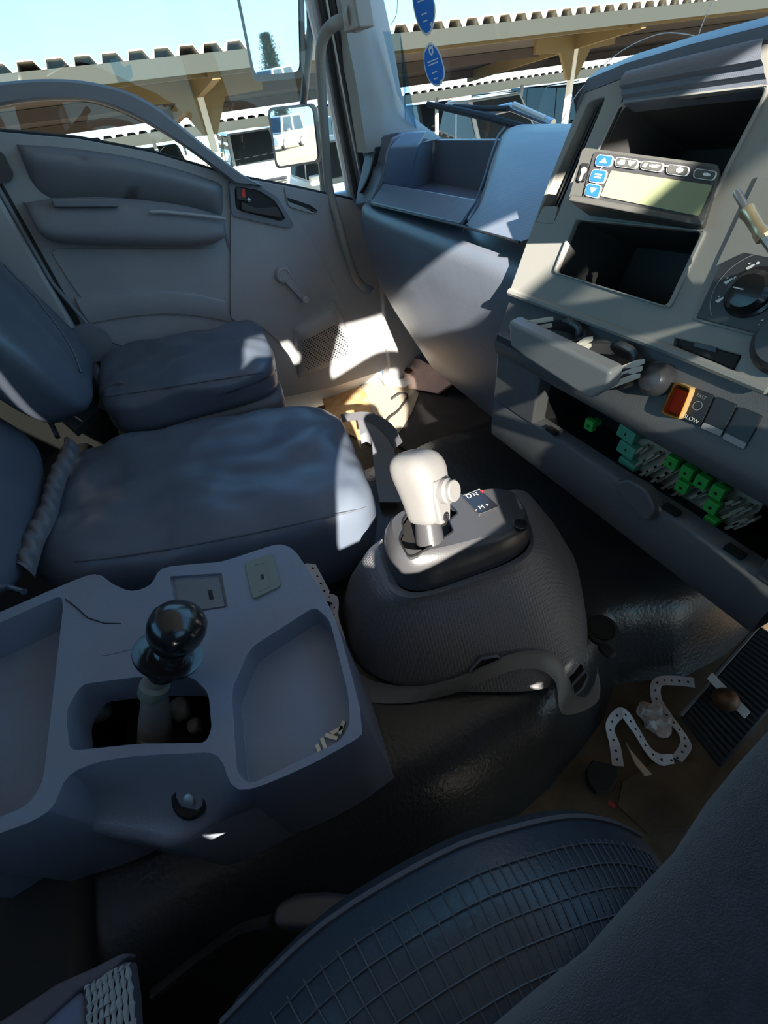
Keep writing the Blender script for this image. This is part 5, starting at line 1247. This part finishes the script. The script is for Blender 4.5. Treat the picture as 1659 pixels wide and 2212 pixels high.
obj('bracket', MB().tube([on_ws(x, y)+V3((0, .045, .0)) for x, y in ((950, 235), (1010, 240), (1065, 240))], .006, 8), 'rubber', wp)
obj('wiper_arm', MB().tube([on_ws(x, y)+V3((0, .06, 0)) for x, y in ((1012, 250), (1060, 238), (1090, 250), (1150, 275))], .009, 8), 'metal_dull', wp)
obj('wiper_arm', MB().tube([on_ws(x, y)+V3((0, .055, 0)) for x, y in ((1070, 232), (1100, 246), (1135, 262))], .006, 8), 'cream', wp)
for k, (pts, lab) in enumerate((([(893, -40), (908, -58), (928, -40), (944, 10), (940, 55), (926, 76), (908, 55), (896, 10)], 'blue oval sticker with pale border high on the windscreen, cut by the top edge'),
                                ([(919, 110), (932, 90), (950, 105), (963, 145), (962, 170), (948, 185), (930, 172), (920, 140)], 'blue oval sticker with a small shield emblem low on the windscreen'))):
    W_ = [on_ws(x, y) for x, y in pts]; c_ = sum(W_, V3())/len(W_); nn_ = (W_[2]-W_[0]).cross(W_[4]-W_[0]).normalized()
    if nn_.y > 0: nn_ = -nn_
    sm_ = spline(W_+[W_[0]], 4)[:-1]; sm_ = [p-nn_*((p-c_).dot(nn_))+nn_*.010 for p in sm_]; c_ = c_+nn_*.010
    t_ = thing('windscreen_sticker', c_, lab, 'sticker')
    obj('border', MB().loft([[p for p in sm_], [p+nn_*.0006 for p in sm_]]), 'white_print', t_, smooth=False)
    obj('blue_oval', MB().loft([[c_+(p-c_)*.90+nn_*.0006 for p in sm_], [c_+(p-c_)*.90+nn_*.0012 for p in sm_]]), 'sticker_blue', t_, smooth=False)
    vv = (W_[1]-W_[5]).normalized(); vv = (vv-nn_*vv.dot(nn_)).normalized(); uu = vv.cross(nn_)
    SBk = (c_+nn_*.0014, uu, vv, nn_); hgt = (W_[1]-W_[5]).length
    if k == 1:
        obj('shield_emblem', MB().slab([(-.006, .034), (0, .037), (.006, .034), (.006, .024), (0, .018), (-.006, .024)], SBk, .0004, [([(-.003, .031), (.003, .031), (.003, .026), (0, .023), (-.003, .026)], .0004, False)]), 'white_print', t_, smooth=False)
    for r_, (yy, ww) in enumerate(((.010, .030), (.004, .026), (-.012, .014), (-.024, .012)) if k else ((.02, .020), (.008, .026), (-.014, .014), (-.026, .012))):
        obj('text_line', MB().slab(quad2((0, yy), ww, .0022), SBk, .0004), 'white_print', t_, smooth=False)
    obj('peeled_corner', MB().slab([(.010, -.030 if k else -.034), (.018, -.03), (.014, -.04)], SBk, .0004), 'white_print', t_, smooth=False)
# clear film at the edge of the screen, scratches
fm = [on_ws(x, y)+V3((.0, -.006, 0)) for x, y in ((832, 68), (868, 66), (880, 160), (880, 285), (905, 285), (862, 200))]
obj('screen_film', MB().loft([[p for p in fm], [p+V3((0, .001, 0)) for p in fm]]), 'film', kind='structure', smooth=False)
for pts in ([(1215, 262), (1250, 200), (1330, 120), (1420, 75), (1490, 75), (1535, 92)], [(1545, -5), (1520, 50), (1505, 95)], [(845, 55), (858, 30), (860, -10)]):
    pth = [on_ws(x, y)+V3((0, -.002, 0)) for x, y in pts]
    obj('glass_scratch', MB().tube(spline(pth, 5), .0007, 5), 'white' if pts[0][0] > 900 else 'black', kind='structure')
torn = [at(x, y, x=-.978) for x, y in ((237, 130), (252, 125), (268, 145), (282, 138), (288, 165), (278, 178), (255, 178), (246, 155))]
obj('torn_sticker', MB().loft([torn, [p+V3((.001, 0, 0)) for p in torn]]), 'film', smooth=False, label='torn silvery sticker remnant on the passenger window glass', cat='sticker')

# ================================================================== OUTSIDE: yard, carports, cars
def gz(x): return -1.0 + .032*min(0, x+1.5)
def G(px, dx, z):                                  # point on the line of sight's bearing at a distance dx to the left
    d = ray(*px); t = -dx/d.x; p = CAM+d*t; return V3((p.x, p.y, z))
obj('ground', MB().grid(lambda i, j: V3((14-84*i, -125+235*j, gz(14-84*i))), 20, 6), 'sand', kind='structure', recalc=False)
def carport(label, x0, x1, z0, z1, y0, y1, pitch, sheet, posts, px, gus, roofm, rh=.055):
    """near edge x0,z0, far edge x1,z1; corrugated sheets laid side by side"""
    cpx = thing('carport', ((x0+x1)/2, (y0+y1)/2, gz(px)), label, 'carport', 'rows of open carports in the yard')
    n = int((y1-y0)/sheet); rb_ = round(sheet/pitch)
    base = None
    for i in range(n):
        if base is None:
            prof = []
            for k in range(rb_):
                o_ = k*pitch
                prof += [(o_, 0), (o_+pitch*.16, 0), (o_+pitch*.26, rh), (o_+pitch*.80, rh), (o_+pitch*.98, 0)]
            prof.append((sheet+.005, 0))
            A_ = [V3((x0, y0+y, z0+z)) for y, z in prof]; B_ = [V3((x1, y0+y, z1+z)) for y, z in prof]
            A2 = [p-V3((0, 0, .012)) for p in A_]; B2_ = [p-V3((0, 0, .012)) for p in B_]
            base = obj('roof_sheet', MB().loft([A2, A_, B_, B2_, A2], closed=False), roofm, cpx, smooth=False, recalc=False)
        else:
            c = base.copy(); COL.objects.link(c); c.location = V3((0, i*sheet, 0))
    def rz(x): return z0+(z1-z0)*(x-x0)/(x1-x0)
    obj('fascia', MB().box((x0-.03, (y0+y1)/2, z0-.085), (.05, y1-y0, .15)), 'fascia', cpx)
    for x in (x0-.35, (x0+x1)/2, x1+.3):
        obj('purlin', MB().box((x, (y0+y1)/2, rz(x)-.09), (.08, y1-y0, .13)), 'ochre' if x < x0-.3 and x > (x0+x1)/2+.3 else 'under', cpx)
    obj('roof_lining', MB().hexa([V3((x0-.1, y0, z0-.02)), V3((x1, y0, z1-.02)), V3((x1, y1, z1-.02)), V3((x0-.1, y1, z0-.02))], [V3((x0-.1, y0, z0-.015)), V3((x1, y0, z1-.015)), V3((x1, y1, z1-.015)), V3((x0-.1, y1, z0-.015))]), 'under', cpx, smooth=False)
    for y in posts:
        h = rz(px)-.05; w = .085
        obj('post', MB().box((px, y, (gz(px)+h)/2), (w, w, h-gz(px))), 'cream', cpx)
        if gus:
            pg_ = [V3((px+.03, y-.10, h-.55)), V3((px+.03, y+.10, h-.55)), V3((px+.03, y+.34, h-.18)), V3((px+.03, y+.9, h-.16)), V3((px+.03, y+.9, h+.02)), V3((px+.03, y-.9, h+.02)), V3((px+.03, y-.9, h-.16)), V3((px+.03, y-.34, h-.18))]
            obj('bracket', MB().loft([pg_, [p-V3((.06, 0, 0)) for p in pg_]]), 'ochre', cpx, smooth=False)
            obj('rafter', MB().hexa([V3((x0-.1, y-.05, z0-.22)), V3((x0-.1, y+.05, z0-.22)), V3((x1+.1, y+.05, z1-.2)), V3((x1+.1, y-.05, z1-.2))], [V3((x0-.1, y-.05, z0-.03)), V3((x0-.1, y+.05, z0-.03)), V3((x1+.1, y+.05, z1-.03)), V3((x1+.1, y-.05, z1-.03))]), 'ochre', cpx)
    return cpx
yA = [G((1233, 170), 8.6, 0).y, G((440, 240), 8.6, 0).y]; spA = yA[0]-yA[1]
carport('nearest carport with rusty corrugated roof edge and ochre bracketed posts', -6.55, -11.4, 1.33, .93, -6.5, 19.0, .262, .786, [yA[1]-spA, yA[1], yA[0], yA[0]+spA], -8.05, True, 'roof_sheet', .068)
carport('second carport row with bright white roof seen past the nearest one', -15.2, -19.5, .60, .93, -8, 40, .28, 1.12, [G((945, 230), 16.5, 0).y, G((1130, 180), 16.5, 0).y, G((330, 300), 16.5, 0).y, G((1360, 120), 16.5, 0).y], -16.0, False, 'roof_white')
carport('third carport row, low white roof beyond the second', -23.5, -28, .27, .62, -12, 62, .30, 1.5, [G((870, 230), 24, 0).y, G((1050, 210), 24, 0).y, G((400, 300), 24, 0).y, G((1200, 150), 24, 0).y], -24.6, False, 'roof_white')
carport('farthest carport row at the back of the yard', -33, -38, .02, .40, -16, 85, .32, 1.6, [G((900, 240), 33, 0).y, G((1100, 200), 33, 0).y, G((480, 290), 33, 0).y], -34, False, 'roof_white')
fnc = thing('palisade_fence', (-46, 40, gz(-46)), 'pale palisade fence far behind the carports', 'fence')
pal = MB()
for k in range(300):
    y = -20+k*.45; pal.box((-46, y, gz(-46)+1.0), (.05, .22, 2.0))
obj('palisade', pal, 'fence', fnc, kind='stuff', smooth=False)
obj('fence_rail', MB().box((-46.05, 47, gz(-46)+1.6), (.05, 135, .1)), 'fence', fnc)

def car(label, pos, yaw, paint, kind, cat='car', s=1.0):
    """nose along local +x"""
    c = thing('parked_car', pos, label, cat, 'cars parked under the carports'); c.rotation_euler.z = yaw; c.scale = (s, s, s)
    L0 = {'suv': 2.25, 'pickup': 2.55, 'hatch': 1.95, 'van': 2.3}[kind]; hw = .90 if kind != 'hatch' else .82
    P_ = MB(); T_ = lambda x, y, z: V3((x, y, z)) + pos
    hz_ = {'suv': 1.02, 'pickup': 1.0, 'hatch': .88, 'van': 1.05}[kind]
    sec = [(-L0, .78, .45, hz_-.12), (-L0+.08, .92, .32, hz_), (-.6, 1.0, .28, hz_), (.55, 1.0, .28, hz_), (1.0, .99, .28, hz_-.03), (L0-.35, .96, .30, hz_-.12), (L0-.06, .88, .34, hz_-.22), (L0, .76, .42, hz_-.34)]
    rings = []
    for x, w, zb, zt in sec:
        w *= hw; zm = (zb+zt)/2
        rings.append([T_(x, -w*.92, zb), T_(x, -w, zb+.1), T_(x, -w, zm+.1), T_(x, -w*.93, zt-.03), T_(x, -w*.80, zt), T_(x, w*.80, zt), T_(x, w*.93, zt-.03), T_(x, w, zm+.1), T_(x, w, zb+.1), T_(x, w*.92, zb)])
    obj('body', MB().loft(rings), paint, c, ang=40)
    rf = {'suv': (1.78, -L0+.15, -L0+.35, .15, .75), 'pickup': (1.75, -.95, -.75, .15, .80), 'hatch': (1.48, -L0+.25, -L0+.6, .15, .85), 'van': (1.98, -L0+.1, -L0+.15, .9, 1.5)}[kind]
    zr, xb, xbt, xft, xf = rf; w = hw*.92; wt = hw*.76
    b4 = [T_(xb, -w, hz_-.02), T_(xf, -w, hz_-.04), T_(xf, w, hz_-.04), T_(xb, w, hz_-.02)]; t4 = [T_(xbt, -wt, zr), T_(xft, -wt, zr), T_(xft, wt, zr), T_(xbt, wt, zr)]
    obj('cabin', MB().hexa(b4, t4), paint, c, bev=.05)
    def pane(a, b, cc, d, n_):
        q = [a, b, cc, d]; m0 = sum(q, V3())/4; q = [m0+(p-m0)*.88+n_*.012 for p in q]; obj('window_pane', MB().loft([[p-n_*.03 for p in q], q]), 'car_glass', c, smooth=False)
    pane(b4[1], b4[2], t4[2], t4[1], V3((.7, 0, .7)))
    for i, (k, y) in enumerate(((0, -1), (3, 1))):
        bm0, tm0 = b4[0 if y < 0 else 3].lerp(b4[1 if y < 0 else 2], .5), t4[0 if y < 0 else 3].lerp(t4[1 if y < 0 else 2], .5)
        e = (b4[0], b4[1], t4[1], t4[0]) if y < 0 else (b4[3], b4[2], t4[2], t4[3])
        pane(e[0], bm0, tm0, e[3], V3((0, y, .2)).normalized()); pane(bm0, e[1], e[2], tm0, V3((0, y, .2)).normalized())
    if kind == 'pickup': obj('load_cover', MB().box(T_(-1.7, 0, hz_+.01), (1.4, hw*1.7, .04)), 'car_black', c, bev=.01)
    for x in (-L0*.62, L0*.62):
        for y in (-1, 1):
            wl_ = obj('wheel', MB().lathe(T_(x, y*hw*.82, .36), (0, y, 0), [(.30, -.1), (.36, -.06), (.36, .12), (.30, .16)], 20), 'tyre', c)
            obj('hub_cap', MB().lathe(T_(x, y*hw*.82+y*.14, .36), (0, y, 0), [(.22, 0), (.22, .025), (.08, .03)], 14), 'car_silver', wl_)
    for y in (-1, 1):
        obj('headlamp', MB().box(T_(L0-.10, y*hw*.66, hz_-.34), (.14, .36, .16), Matrix.Rotation(-y*.35, 3, 'Z')), 'lamp', c, bev=.03)
        obj('door_mirror', MB().box(T_(.72, y*(hw+.10), hz_+.10), (.12, .20, .16)), paint, c, bev=.03)
    obj('grille', MB().box(T_(L0-.05, 0, hz_-.36), (.10, hw*.95, .20)), 'car_black', c, bev=.02)
    gl_ = MB()
    for k in range(3): obj('grille_bar', MB().box(T_(L0+.0, 0, hz_-.42+.06*k), (.03, hw*.9, .018)), 'chrome', c)
    obj('bumper', MB().box(T_(L0-.10, 0, .42), (.26, hw*1.80, .20)), paint, c, bev=.05)
    return c
KD = {'suv': 'off-road car', 'pickup': 'pickup', 'hatch': 'hatchback'}
CN = {'car_white': 'white', 'car_black': 'black', 'car_grey': 'dark grey', 'car_green': 'dark green', 'car_silver': 'silver'}
ORD = ['first', 'second', 'third', 'fourth', 'fifth', 'sixth', 'seventh', 'eighth', 'ninth', 'tenth']
rows = [(-10.1, 'nearest carport', [(4.35, 'car_white', 'hatch'), (7.9, 'car_white', 'pickup'), (10.7, 'car_black', 'pickup'), (13.5, 'car_green', 'suv')]),
        (-17.6, 'second carport row', [(-1.4, 'car_grey', 'suv'), (1.4, 'car_green', 'pickup'), (4.3, 'car_white', 'suv'), (8.2, 'car_silver', 'suv'), (11.0, 'car_grey', 'suv'), (13.8, 'car_black', 'pickup'), (16.6, 'car_black', 'suv'), (19.4, 'car_grey', 'pickup'), (22.2, 'car_green', 'suv')]),
        (-26.0, 'third carport row', [(2.0, 'car_silver', 'hatch'), (8.0, 'car_white', 'suv'), (12.5, 'car_grey', 'pickup'), (16.5, 'car_white', 'hatch'), (20.5, 'car_black', 'suv'), (25.0, 'car_silver', 'pickup')])]
for xx, rn_, lst in rows:
    for i_, (yy, cc, kk) in enumerate(lst):
        car(f'{CN[cc]} {KD[kk]} parked {ORD[i_]} from the left under the {rn_}', V3((xx, yy, gz(xx))), random.uniform(-.06, .06), cc, kk)

# what the mirrors reflect: van and trees on the passenger side behind the truck
car('white van standing behind the truck, seen in the upper mirror', V3((-9.4, -43, gz(-9.4))), 1.9, 'car_white', 'van', 'van')
def tree(label, pos, h, r, n, leaf):
    t = thing('tree', pos, label, 'tree')
    obj('trunk', MB().tube([pos, pos+V3((.05, .0, h*.5)), pos+V3((0, .1, h*.8))], [.18, .12, .05], 8), 'bark', t)
    br_ = MB(); lf = MB()
    for k in range(26 if not leaf else 12):
        a = k*2.4; z = h*(.35+.5*(k/26)); b = pos+V3((0, 0, z)); e = b+V3((math.cos(a)*r*.8, math.sin(a)*r*.8, h*.25)); br_.tube([b, b.lerp(e, .5)+V3((0, 0, .1)), e], [.05, .03, .01], 5)
    obj('branches', br_, 'bark', t, kind='stuff')
    if leaf:
        for k in range(n):
            v = V3((random.gauss(0, .42), random.gauss(0, .42), random.uniform(-.5, .5))); v.x *= r*(1-.6*(v.z+.5)); v.y *= r*(1-.6*(v.z+.5))
            p = pos+V3((v.x, v.y, h*.6+v.z*h*.8)); a = V3((random.uniform(-1, 1), random.uniform(-1, 1), random.uniform(-1, 1))).normalized()*.07; b = a.orthogonal().normalized()*.06
            lf.add([p-a-b, p+a-b, p+a+b, p-a+b], [(0, 1, 2, 3)])
        obj('foliage', lf, 'leaf', t, kind='stuff', smooth=False, recalc=False)
tree('dark green conifer reflected in the upper mirror', V3((-17.2, -87, gz(-17))), 5.5, 1.7, 5000, True)
tree('bare tree beside the conifer, reflected in the upper mirror', V3((-20.5, -87, gz(-20))), 6.0, 1.6, 0, False)
